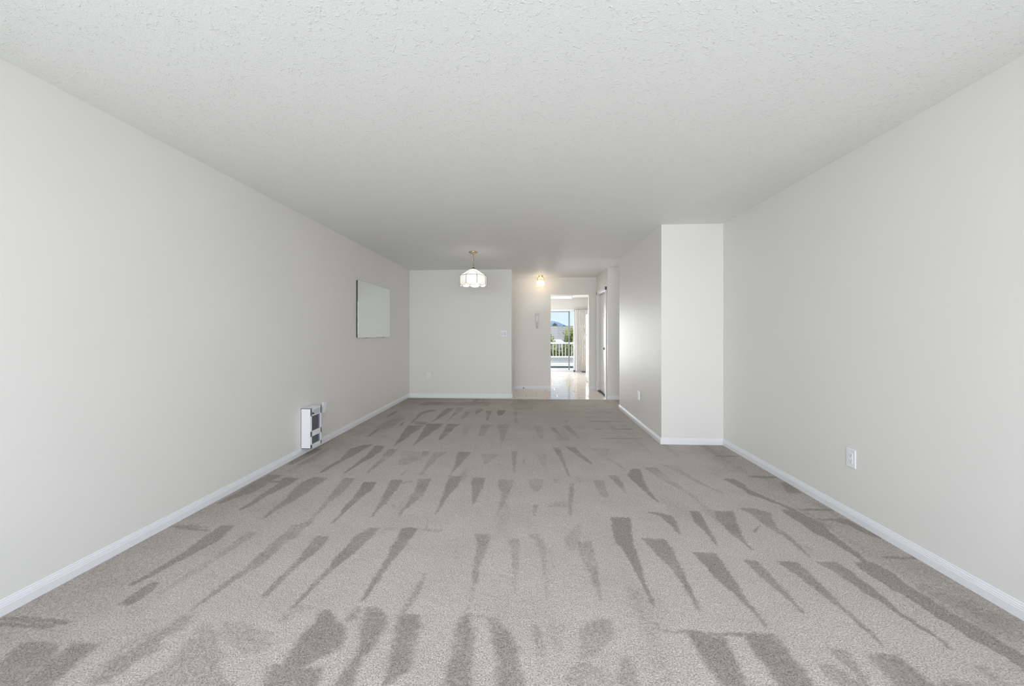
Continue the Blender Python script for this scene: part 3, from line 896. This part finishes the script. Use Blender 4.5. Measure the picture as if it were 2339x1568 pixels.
# ------------------------------------------------------------------ wall plates
def plate(name, label, cat, c, u, nrm, kind, w_=.07, h_=.115, th=.006, group=None):
    """c centre on the wall, u horizontal unit vector, nrm normal"""
    c, u, nrm, zz = Vector(c), Vector(u), Vector(nrm), Vector((0, 0, 1))
    t = thing(name, label, cat, c)
    F = Matrix((u, zz, nrm)).transposed().to_4x4()
    F.translation = c

    def add(nm, a, b_, m, bev=.001):
        q = MB().box(a, b_, bev)
        bmesh.ops.transform(q.bm, matrix=F, verts=q.bm.verts)
        return q.build(nm, m, t)

    def rnd(nm, x, y, z0, z1, r, m, seg=20):
        q = MB().cyl((x, y, z0), (x, y, z1), r, r * .96, seg)
        bmesh.ops.transform(q.bm, matrix=F, verts=q.bm.verts)
        return q.build(nm, m, t)
    if kind != 'stat':
        add('cover_plate', (-w_ / 2, -h_ / 2, 0), (w_ / 2, h_ / 2, th), M['white'], min(.003, th * .45))
    if kind == 'outlet':
        add('receptacle', (-.0165, -.034, th - .001), (.0165, .034, th + .002), M['white'])
        for s_ in (-1, 1):
            y0 = s_ * .018
            add('slot', (-.0085, y0 - .001, th), (-.0065, y0 + .007, th + .0024), M['dark'], 0)
            add('slot', (.0065, y0 - .001, th), (.0085, y0 + .006, th + .0024), M['dark'], 0)
            rnd('ground_hole', 0, y0 - .008, th, th + .0024, .0026, M['dark'], 10)
        return t
    if kind == 'switch':
        add('rocker', (-.040, -.033, th - .001), (-.0075, .033, th + .002), M['grey_enamel'])
        add('rocker', (.0075, -.033, th - .001), (.040, .033, th + .002), M['grey_enamel'])
        add('toggle', (.016, .002, th), (.030, .026, th + .012), M['white'], .002)
        return t
    if kind == 'blank':
        add('socket_face', (-.017, -.033, th - .001), (.017, .033, th + .003), M['white'])
        return t
    if kind == 'stat':
        add('back_plate', (-.028, -.048, 0), (.028, .056, .008), M['plate_beige'], .003)
        rnd('dial_ring', 0, -.018, .006, .030, .030, M['white'], 28)
        rnd('dial', 0, -.018, .030, .036, .018, M['grey_enamel'], 24)
        rnd('dial_centre', 0, -.018, .034, .040, .009, M['white'], 16)
    return t


plate('power_outlet', 'white duplex outlet low on the bare right wall', 'outlet', (XR, 2.748, .407), (0, 1, 0), (-1, 0, 0), 'outlet', .074, .121)
plate('power_outlet', 'white outlet on the side of the jutting closet wall', 'outlet', (BX, 5.375, .40), (0, 1, 0), (-1, 0, 0), 'outlet', .07, .115, .016)
plate('power_outlet', 'white outlet low on the far dining wall', 'outlet', (-1.941, YA, .407), (-1, 0, 0), (0, -1, 0), 'outlet', .07, .115)
plate('power_outlet', 'white outlet cover on the left wall just beyond the heater', 'outlet', (XL, 4.335, .400), (0, -1, 0), (1, 0, 0), 'blank', .072, .122, .014)
plate('light_switch', 'white double light switch plate at the right end of far wall', 'switch', (-.4975, YA, 1.219), (-1, 0, 0), (0, -1, 0), 'switch', .108, .110)
plate('thermostat', 'small round white thermostat above the light switch', 'thermostat', (-.667, YA, 1.512), (-1, 0, 0), (0, -1, 0), 'stat')

# ------------------------------------------------------------------ pendant lamp
PC = Vector((-.838, 5.86, 0))
t = thing('pendant_lamp', 'brass chain pendant with octagonal milky glass shade and scalloped edge', 'lamp', (PC.x, PC.y, ZC))
MB().lathe([(0.0, 2.398), (.012, 2.399), (.016, 2.408), (.045, 2.412), (.060, 2.418), (.067, 2.427), (.068, 2.44), (0, 2.44)], (PC.x, PC.y, 0), 32).build('canopy', M['brass'], t, True)
MB().tube([(PC.x, PC.y, 2.395), (PC.x + .001, PC.y, 2.36), (PC.x, PC.y, 2.325)], .0035, 8).build('stem', M['brass'], t, True)
z = 2.332
k = 0
while z > 2.215:
    pts = []
    for j in range(12):
        a = 2 * math.pi * j / 12
        lx, lz = .0115 * math.cos(a), .0175 * math.sin(a)
        dx, dy = (lx, 0) if k % 2 == 0 else (0, lx)
        tw = .35 * math.sin(k)
        pts.append((PC.x + dx * math.cos(tw) - dy * math.sin(tw), PC.y + dx * math.sin(tw) + dy * math.cos(tw), z + lz - .012))
    MB().tube(pts, .0036, 6, True).build('chain_link', M['brass'], t, True)
    z -= .0235
    k += 1
pts = [(PC.x + .006 * math.sin(i * .9), PC.y + .006 * math.cos(i * .9), 2.33 - i * .0165) for i in range(9)]
MB().tube(pts, .0022, 6).build('lamp_cord', M['brass'], t, True)
MB().lathe([(0, 2.206), (.012, 2.206), (.020, 2.200), (.036, 2.194), (.038, 2.184), (.034, 2.182), (0, 2.183)], (PC.x, PC.y, 0), 24).build('shade_cap', M['lead'], t, True)
MB().cyl((PC.x, PC.y, 2.185), (PC.x, PC.y, 2.11), .019, .017).build('socket', M['brass'], t, True)
MB().ball((PC.x, PC.y, 2.055), .034, 1, 1, 1.25, 3).build('bulb', M['bulb'], t, True)
AP = .188                       # apothem of the eave
NS = 8
RV = AP / math.cos(math.pi / NS)
RT = .036


def vtx(r, k_, z):
    a = -math.pi / 2 + (k_ + .5) * 2 * math.pi / NS
    return Vector((PC.x + r * math.cos(a), PC.y + r * math.sin(a), z))


ZE, ZV, ZS, ZT = 2.083, 1.960, 1.930, 2.187
q = MB()
for k in range(NS):
    q.tube([vtx(RT, k, ZT), vtx(RV, k, ZE)], .0028, 6)
    q.tube([vtx(RV, k, ZE), vtx(RV, k, ZV)], .0028, 6)
    q.tube([vtx(RV, k - 1, ZE), vtx(RV, k, ZE)], .0028, 6)
    pts = []
    for j in range(9):
        u = j / 8
        p = vtx(RV, k - 1, 0).lerp(vtx(RV, k, 0), u)
        p.z = ZV - (ZV - ZS) * math.sin(math.pi * u) ** .6
        pts.append(p)
    q.tube(pts, .0022, 5)
sh = q.build('shade', M['lead'], t, True)
for k in range(NS):
    q = MB()
    vs = [q.bm.verts.new(p) for p in (vtx(RT, k - 1, ZT), vtx(RT, k, ZT), vtx(RV, k, ZE), vtx(RV, k - 1, ZE))]
    q.bm.faces.new(vs)
    q.build('roof_glass', M['roof_milk'], sh)
    q = MB()
    top = [q.bm.verts.new(p) for p in (vtx(RV, k - 1, ZE), vtx(RV, k, ZE))]
    bot = []
    for j in range(9):
        u = j / 8
        p = vtx(RV, k - 1, 0).lerp(vtx(RV, k, 0), u)
        p.z = ZV - (ZV - ZS) * math.sin(math.pi * u) ** .6
        bot.append(q.bm.verts.new(p))
    q.bm.faces.new([top[1], top[0]] + bot)
    q.build('side_glass', M['milk'], sh)

# ------------------------------------------------------------------ entry ceiling lamp
EC = Vector((.228, 8.37, 0))
t = thing('ceiling_lamp', 'small brass and clear glass jar lamp glowing on the entry ceiling', 'lamp', (EC.x, EC.y, ZC))
MB().lathe([(0, 2.44), (.060, 2.44), (.062, 2.432), (.050, 2.424), (.026, 2.418), (.022, 2.40), (0, 2.40)], (EC.x, EC.y, 0), 28).build('canopy', M['brass'], t, True)


def petal(r, z, a):
    s_ = max(0, (2.30 - z) / .12)
    return r * (1 + .05 * math.cos(8 * a) + .16 * s_ * abs(math.cos(2.0 * a + .6))), z - .022 * s_ * abs(math.cos(2.0 * a + .6))


q = MB().lathe([(.030, 2.418), (.058, 2.408), (.078, 2.385), (.084, 2.355), (.080, 2.325), (.073, 2.295), (.072, 2.262), (.078, 2.232), (.084, 2.205)], (EC.x, EC.y, 0), 48, petal)
q.build('glass_jar', M['crystal'], t, True)
q = MB()
for k in range(4):
    a = k * math.pi / 2 + math.pi / 4
    q.tube([(EC.x + r * math.cos(a), EC.y + r * math.sin(a), z) for r, z in ((.026, 2.415), (.06, 2.405), (.084, 2.375), (.088, 2.345), (.076, 2.31))], [.006, .007, .007, .006, .003], 6)
q.build('bracket', M['brass'], t, True)
MB().ball((EC.x, EC.y, 2.275), .026, 1, 1, 1.4, 2).build('bulb', M['warm_bulb'], t, True)
MB().cyl((EC.x, EC.y, 2.41), (EC.x, EC.y, 2.305), .014, .013).build('socket', M['brass'], t, True)

# ------------------------------------------------------------------ wall pocket ornament on the entry back wall
OX = .163
t = thing('wall_vase', 'pale tapering wall pocket vase on the entry wall left of the doorway', 'vase', (OX, YE, 1.326))


def halfcone(prof, flute, m_, name, par, lip=0):
    q = MB()
    N = 20
    rings = []
    for r, z in prof:
        ring = []
        for k in range(N + 1):
            a = math.pi + math.pi * k / N
            rr = r * (1 + flute * math.cos(9 * a))
            dz = lip * math.cos(6 * a) * (1 if z == prof[0][1] else 0)
            ring.append(q.bm.verts.new((OX + rr * math.cos(a), YE + rr * .8 * math.sin(a), z + dz)))
        rings.append(ring)
    for A, B in zip(rings, rings[1:]):
        for k in range(N):
            q.bm.faces.new((A[k], A[k + 1], B[k + 1], B[k]))
    q.bm.faces.new(rings[-1])
    return q.build(name, m_, par, True)


halfcone([(.050, 1.655), (.044, 1.640), (.034, 1.615), (.040, 1.585), (.046, 1.555), (.044, 1.520), (.036, 1.480), (.026, 1.450)], .06, M['plaster'], 'vase_body', t, .008)
halfcone([(.026, 1.452), (.029, 1.42), (.029, 1.385), (.025, 1.35), (.014, 1.332), (.004, 1.326)], .02, M['plaster_grey'], 'vase_tail', t)
q = MB()
for dx, dz in ((-.033, 1.628), (-.012, 1.640), (.012, 1.643), (.034, 1.632), (-.022, 1.605), (.024, 1.607), (0, 1.612)):
    q.ball((OX + dx, YE - .030, dz), .013, 1, .8, .8, 2)
q.build('flower_relief', M['plaster'], t, True)

# door stop on the entry baseboard
t = thing('door_stop', 'tiny dark door stop on the entry baseboard', 'door stop', (-.134, YE - .012, .03))
MB().cyl((-.134, YE - .004, .032), (-.134, YE - .055, .032), .006, .005, 10).build('stem', M['steel'], t, True)
MB().cyl((-.134, YE - .05, .032), (-.134, YE - .070, .032), .011, .010, 12).build('rubber_tip', M['black'], t, True)

# ------------------------------------------------------------------ kitchen
# sliding patio door
sl = MB()
fy0, fy1 = YK1 - .012, YK1 + .10
sl.box((SX0 - .03, fy0, SZ1 - .02), (SX1 + .03, fy1, SZ1 + .035), .003)
sl.box((SX1 - .055, fy0, 0), (SX1 + .03, fy1, SZ1), .003)
sl.box((SX0 - .03, fy0, 0), (SX0 + .05, fy1, SZ1), .003)
sl.box((SX0, fy0, 0), (SX1, fy1, .045), .003)
door = struct(sl.build('door_2', M['frame']), 'kitchen sliding glass door in white frame')
DX1 = 1.272                      # leading edge of the sliding panel (left a hand's breadth open)
q = MB()
q.box((DX1 - .042, YK1 + .02, .045), (DX1, YK1 + .05, SZ1 - .02), .002)
q.box((SX0 + .05, YK1 + .02, SZ1 - .045), (DX1, YK1 + .05, SZ1 - .02), .002)
q.box((SX0 + .05, YK1 + .02, .045), (SX0 + .09, YK1 + .05, SZ1 - .02), .002)
q.build('sliding_panel_frame', M['bronze_frame'], door)
MB().box((SX0 + .05, YK1 + .025, .045), (DX1, YK1 + .045, .085), .002).build('bottom_rail', M['frame'], door)
MB().box((SX0 + .09, YK1 + .032, .085), (DX1 - .042, YK1 + .038, SZ1 - .045)).build('pane', M['pane'], door)
MB().box((DX1 - .030, YK1 + .0, .90), (DX1 - .012, YK1 + .02, 1.12), .004).build('pull_handle', M['bronze_frame'], door)

q = MB()
for a, b_ in (((-1.6, 9.94, .84), (-1.55, 10.0, 2.06)), ((-1.6, 11.6, .84), (-1.55, 11.66, 2.06)), ((-1.6, 9.94, .84), (-1.55, 11.66, .9)), ((-1.6, 9.94, 2.0), (-1.55, 11.66, 2.06))):
    q.box(a, b_, .003)
struct(q.build('fill_light_frame', M['frame']))  # frame added around the kitchen fill light; the wall behind is solid

# curtain gathered beside the slider
t = thing('curtain', 'pleated ivory curtain gathered beside the kitchen sliding door', 'curtain', (1.65, 12.56, 1.96))
q = MB()
nx_c, nz_c = 150, 14
rows = []
for j in range(nz_c + 1):
    z = .035 + (1.955 - .035) * j / nz_c
    row = []
    for i in range(nx_c + 1):
        u = i / nx_c
        x = 1.43 + u * .46 + .006 * math.sin(9 * u + j * .3)
        amp = .026 * (1 - .25 * j / nz_c)
        y = 12.56 + amp * math.sin(u * 2 * math.pi * 9.5 + .5 * math.sin(7 * u) + .15 * math.sin(j * .5)) + .006 * math.sin(u * 61)
        row.append(q.bm.verts.new((x, y, z)))
    rows.append(row)
for a, b_ in zip(rows, rows[1:]):
    for i in range(nx_c):
        q.bm.faces.new((a[i], a[i + 1], b_[i + 1], b_[i]))
q.build('cloth', M['curtain'], t, True, False)
MB().box((1.40, 12.545, 1.957), (2.0, 12.585, 1.975), .002).build('curtain_track', M['louvre'], t)
for k in range(3):
    MB().box((1.46 + .2 * k, 12.58, 1.96), (1.48 + .2 * k, YK1, 1.97)).build('bracket', M['louvre'], t)

# ceiling fluorescent fixture
t = thing('fluorescent_light', 'white fluorescent ceiling fixture glowing above the kitchen floor', 'ceiling light', (.65, 11.9, ZK))
MB().box((.04, 11.84, ZK - .028), (1.262, 11.97, ZK - .0), .003).build('housing', M['frame'], t)
MB().box((.05, 11.825, ZK - .085), (1.235, 11.985, ZK - .028), .008).build('diffuser', M['tube'], t)
MB().box((1.235, 11.82, ZK - .09), (1.262, 11.99, ZK - .0), .004).build('end_cap', M['frame'], t)
MB().box((.02, 11.82, ZK - .09), (.05, 11.99, ZK - .0), .004).build('end_cap', M['frame'], t)

# refrigerator seen edge-on past the doorway
t = thing('refrigerator', 'white refrigerator seen edge-on at the right of the kitchen doorway', 'refrigerator', (1.78, 9.85, 0))
FX = 1.425
MB().box((FX + .045, 9.47, .03), (2.14, 10.20, 1.70), .008).build('cabinet', M['enamel'], t)
MB().box((FX, 9.47, 1.19), (FX + .045, 10.20, 1.70), .012).build('freezer_door', M['enamel'], t)
MB().box((FX, 9.47, .11), (FX + .045, 10.20, 1.175), .012).build('fresh_food_door', M['enamel'], t)
MB().tube([(FX + .004, 10.14, 1.21), (FX - .035, 10.14, 1.225), (FX - .038, 10.14, 1.40), (FX + .004, 10.14, 1.43)], .011, 8).build('handle', M['enamel'], t, True)
MB().tube([(FX + .004, 10.14, .86), (FX - .035, 10.14, .885), (FX - .038, 10.14, 1.13), (FX + .004, 10.14, 1.155)], .011, 8).build('handle', M['enamel'], t, True)
MB().box((FX + .012, 9.48, .012), (FX + .05, 10.19, .10), .003).build('toe_grille', M['louvre'], t)
MB().box((FX - .002, 9.52, 1.60), (FX + .001, 9.60, 1.63)).build('badge', M['louvre'], t)
for yy in (9.52, 10.15):
    MB().cyl((1.55, yy, 0), (1.55, yy, .03), .02, .02, 12).build('foot', M['black'], t)
    MB().cyl((2.05, yy, 0), (2.05, yy, .03), .02, .02, 12).build('foot', M['black'], t)

# small dark register on the floor under the curtain
t = thing('floor_register', 'small dark brown register on the kitchen floor under the curtain', 'floor register', (1.68, 12.43, 0))
MB().box((1.625, 12.36, 0), (1.735, 12.50, .034), .003).build('body', M['black'], t)
for k in range(5):
    MB().box((1.637 + .02 * k, 12.358, .010), (1.647 + .02 * k, 12.362, .028)).build('slat', M['louvre'], t)

# ------------------------------------------------------------------ balcony
M['deck'] = mat('pale_painted_deck', (.90, .90, .90), .7, bump=(60, .1, .002), mottle=(5, .04))
M['rail'] = mat('white_painted_rail', (.84, .83, .78), .5)
M['siding'] = mat('grey_lap_siding', (.50, .50, .49), .7, bump=(40, .08, .002))
M['roof'] = mat('weathered_grey_shingle', (.40, .375, .34), .95, bump=(30, .4, .02), mottle=(14, .22))
M['stucco'] = mat('cream_stucco', (.70, .68, .62), .9, bump=(50, .2, .004))
M['bark'] = mat('tree_bark', (.22, .17, .12), .9, bump=(30, .6, .01))
M['leaf'] = mat('olive_leaf', (.26, .29, .08), .7, mottle=(2.2, .45))
M['leaf2'] = mat('yellow_green_leaf', (.50, .50, .17), .7, mottle=(2.2, .4))
M['leaf3'] = mat('dark_leaf', (.07, .11, .06), .8, mottle=(.3, .4))
M['ground'] = mat('dry_lawn', (.24, .25, .14), 1.0, mottle=(.5, .3))
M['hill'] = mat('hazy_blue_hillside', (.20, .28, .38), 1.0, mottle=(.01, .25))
M['slate'] = mat('gap_shade_and_pane', (.17, .18, .20), .6)  # dark grey for the shaded base gap and the house panes

bal = thing('balcony_floor', 'pale painted plank deck outside the sliding door', 'deck', (.6, 13.5, -.03))
x = -1.6
while x < 3.0:
    MB().box((x, YK1 + .125, -.055), (x + .168, 14.20, -.030 + random.uniform(-.001, .001)), .002).build('plank', M['deck'], bal)
    x += .176
for yy in (13.0, 14.0):
    MB().box((-1.6, yy, -.16), (3.0, yy + .05, -.057)).build('joist', M['deck'], bal)

t = thing('balcony_railing', 'white balcony railing with thin balusters above grey lap siding', 'railing', (.6, 14.3, -.03))
YR = 14.27
MB().box((-1.6, YR - .03, .832), (3.0, YR + .09, .888), .004).build('top_rail', M['rail'], t)
MB().box((-1.6, YR - .01, .345), (3.0, YR + .07, .392), .003).build('bottom_rail', M['rail'], t)
x = .8345 - .111 * 14
while x < 2.9:
    MB().box((x - .010, YR + .01, .39), (x + .010, YR + .04, .834)).build('baluster', M['rail'], t)
    x += .111
for x in (-1.55, 2.9):
    MB().box((x - .045, YR - .02, -.03), (x + .045, YR + .08, .90), .003).build('post', M['rail'], t)
for k in range(4):
    z = .145 + k * .050
    MB().prism([(YR + .030, z), (YR + .050, z), (YR + .050, z + .052), (YR + .040, z + .052)], 'x', -1.6, 3.0).build('siding_board', M['siding'], t)
MB().box((-1.6, YR - .01, .092), (3.0, YR + .06, .142), .003).build('trim_board', M['rail'], t)
MB().box((-1.6, YR - .012, .040), (3.0, YR + .06, .086), .003).build('trim_board', M['rail'], t)
MB().box((-1.6, YR + .015, -.15), (3.0, YR + .05, .040)).build('base_gap_shade', M['slate'], t)  # dark strip in place of the shaded slot under the parapet

# ------------------------------------------------------------------ outdoors beyond the balcony
GZ = -3.0
q = MB()
q.box((-900, 14.6, GZ - 1), (900, 2500, GZ))
q.box((-60, -60, GZ - 1), (60, 14.6, GZ))
struct(q.build('ground', M['ground']), 'dry lawn')

hs = thing('house', 'grey shingle roofed neighbouring house behind the balcony trees', 'house', (4, 31, GZ))
MB().box((-8, 28.0, GZ), (16, 35, .62)).build('wall', M['stucco'], hs)
pitch = [(27.6, .60), (27.6, .68), (32.0, 1.72), (36.4, .68), (36.4, .60), (32.0, 1.62)]
MB().prism(pitch, 'x', -8.5, 16.5).build('roof', M['roof'], hs)
for k in range(15):                      # courses of shingles, each proud of the one above
    y0 = 27.62 + k * .295
    z0 = .68 + (y0 - 27.6) * (1.04 / 4.4)
    MB().prism([(y0, z0), (y0, z0 + .022), (y0 + .30, z0 + .30 * .2364 + .004), (y0 + .30, z0 + .30 * .2364)], 'x', -8.5, 16.5).build('shingle_course', M['roof'], hs)
MB().box((-8.5, 31.9, 1.68), (16.5, 32.1, 1.77)).build('ridge_cap', M['roof'], hs)
MB().box((-8.5, 27.5, .56), (16.5, 27.62, .70)).build('gutter', M['rail'], hs)
for k in range(5):
    wf = MB().box((-6 + k * 4.2, 27.94, -.9), (-4.6 + k * 4.2, 28.0, .2)).build('window', M['frame'], hs)
    MB().box((-5.93 + k * 4.2, 27.92, -.83), (-4.67 + k * 4.2, 27.945, .13)).build('window_pane', M['slate'], wf)

sh_ = thing('shed', 'low white roofed porch in front of the neighbouring house', 'shed', (2, 24, GZ))
MB().prism([(23.0, .62), (23.0, .70), (25.6, .80), (25.6, .72)], 'x', 1.36, 1.98).build('roof', M['rail'], sh_)
for xx in (1.3, 1.98):
    MB().box((xx, 23.1, GZ), (xx + .08, 23.2, .62)).build('post', M['rail'], sh_)
    MB().box((xx, 25.4, GZ), (xx + .08, 25.5, .76)).build('post', M['rail'], sh_)


def leaves(name, blobs, n, size, m_, par, seed):
    """leaf quads scattered through ellipsoid lobes: one countless foliage part"""
    r = np.random.RandomState(seed)
    vv, ff = [], []
    wts = np.array([b_[3] * b_[4] * b_[5] for b_ in blobs])
    wts = wts / wts.sum()
    for bi, b_ in enumerate(blobs):
        k_ = int(n * wts[bi])
        d = r.normal(size=(k_, 3))
        d /= np.linalg.norm(d, axis=1)[:, None]
        rad = r.rand(k_) ** .4
        c = np.array(b_[:3]) + d * rad[:, None] * np.array(b_[3:])
        for p in c:
            a = r.normal(size=3)
            a /= np.linalg.norm(a)
            bq = np.cross(a, r.normal(size=3))
            bq /= np.linalg.norm(bq)
            s_ = size * r.uniform(.6, 1.3)
            i0 = len(vv)
            vv += [p - a * s_, p + bq * s_ * .45, p + a * s_, p - bq * s_ * .45]
            ff.append((i0, i0 + 1, i0 + 2, i0 + 3))
    me = bpy.data.meshes.new(name)
    me.from_pydata([tuple(v) for v in vv], [], ff)
    me.materials.append(m_)
    o = bpy.data.objects.new(name, me)
    C.objects.link(o)
    o.parent = par
    o.matrix_parent_inverse = Matrix.Translation(-world_loc(par))
    o['kind'] = 'stuff'
    return o


def tree(name, label, cat, x, y, blobs, n, size, leafm, seed, top, group=None, lean=0.):
    t = thing(name, label, cat, (x, y, GZ), group)
    q = MB()
    q.tube([(x, y, GZ), (x + lean * .4, y, (GZ + top) / 2), (x + lean, y, top)], [.16, .11, .05], 8)
    rr = random.Random(seed)
    for b_ in blobs:
        z0 = GZ + (b_[2] - GZ) * .55
        q.tube([(x + lean * .5, y, z0), ((x + b_[0]) / 2, (y + b_[1]) / 2, (z0 + b_[2]) / 2 + .1), (b_[0], b_[1], b_[2])], [.07, .045, .015], 6)
    q.build('trunk', M['bark'], t, True)
    leaves('foliage', blobs, n, size, leafm, t, seed)
    return t


G_ = 'trees just beyond the balcony'
tree('tree', 'yellow-green tree showing right of the sliding door edge', 'tree', 2.20, 20, [(1.95, 20, 1.2, .30, .4, .32), (2.30, 20, 1.0, .38, .4, .45), (2.1, 20, .45, .48, .5, .5), (1.86, 20, .85, .20, .3, .25), (2.5, 20, .3, .5, .5, .6)], 3600, .055, M['leaf2'], 3, 1.2, G_)
tree('tree', 'small yellow-green tree at the left edge of the kitchen doorway view', 'tree', 1.0, 19, [(1.06, 19, .85, .16, .3, .24), (.75, 19, .9, .32, .4, .5), (1.05, 19, .45, .22, .3, .3), (.5, 19, .5, .5, .4, .6)], 2400, .05, M['leaf2'], 5, .9, G_)
tree('hedge', 'tall olive green hedge seen between the balcony balusters', 'hedge', 1.6, 17.6, [(.6 + .36 * k, 17.6 + .1 * (k % 3), -.10 + .06 * (k % 2), .34, .35, .72) for k in range(-3, 9)], 15000, .05, M['leaf'], 8, .2)
ft = 'dark trees on the far rise'
for k, (px, w__, hh) in enumerate(((7.4, 1.3, 4.0), (10.2, 1.5, 3.3), (13.0, 1.2, 2.9), (4.8, 1.1, 3.5), (15.8, 1.4, 2.4), (19.2, 1.7, 2.5))):
    lab = ['tallest dark tree on the distant rise above the grey roof', 'broad dark tree just right of the tallest one on the rise', 'dark round tree further right on the distant rise', 'dark tree at the left edge of the distant rise', 'low dark tree on the rise near the sliding door edge', 'low wide dark tree on the rise behind the door edge'][k]
    tree('distant_tree', lab, 'tree', px, 118, [(px, 118, hh - 1.2, w__ * .6, w__ * .6, 1.3), (px + .4 * w__, 118, hh - 1.9, w__ * .5, w__ * .6, 1.1), (px - .4 * w__, 118, hh - 2.0, w__ * .5, w__ * .6, 1.2)], 700, .3, M['leaf3'], 20 + k, hh - .8, ft)

# far ridge
hx = np.linspace(-400, 700, 140)
hy = np.linspace(700, 1500, 26)
HX, HY = np.meshgrid(hx, hy)
prof = 25 * np.exp(-((HX - 52) / 42) ** 2) + 7 * np.exp(-((HX - 260) / 120) ** 2) + 8
HZ = GZ + prof * np.clip(1 - np.abs(HY - 1000) / 320, 0, 1) + smooth_noise(HX + 900, HY, .02, 31) * 2
vs = np.stack([HX.ravel(), HY.ravel(), HZ.ravel()], 1)
W_ = len(hx)
fs = [(j * W_ + i, j * W_ + i + 1, (j + 1) * W_ + i + 1, (j + 1) * W_ + i) for j in range(len(hy) - 1) for i in range(W_ - 1)]
me = bpy.data.meshes.new('hill')
me.from_pydata([tuple(v) for v in vs], [], fs)
for p in me.polygons:
    p.use_smooth = True
me.materials.append(M['hill'])
o = bpy.data.objects.new('hill', me)
C.objects.link(o)
struct(o, 'hazy blue mountain ridge on the horizon')
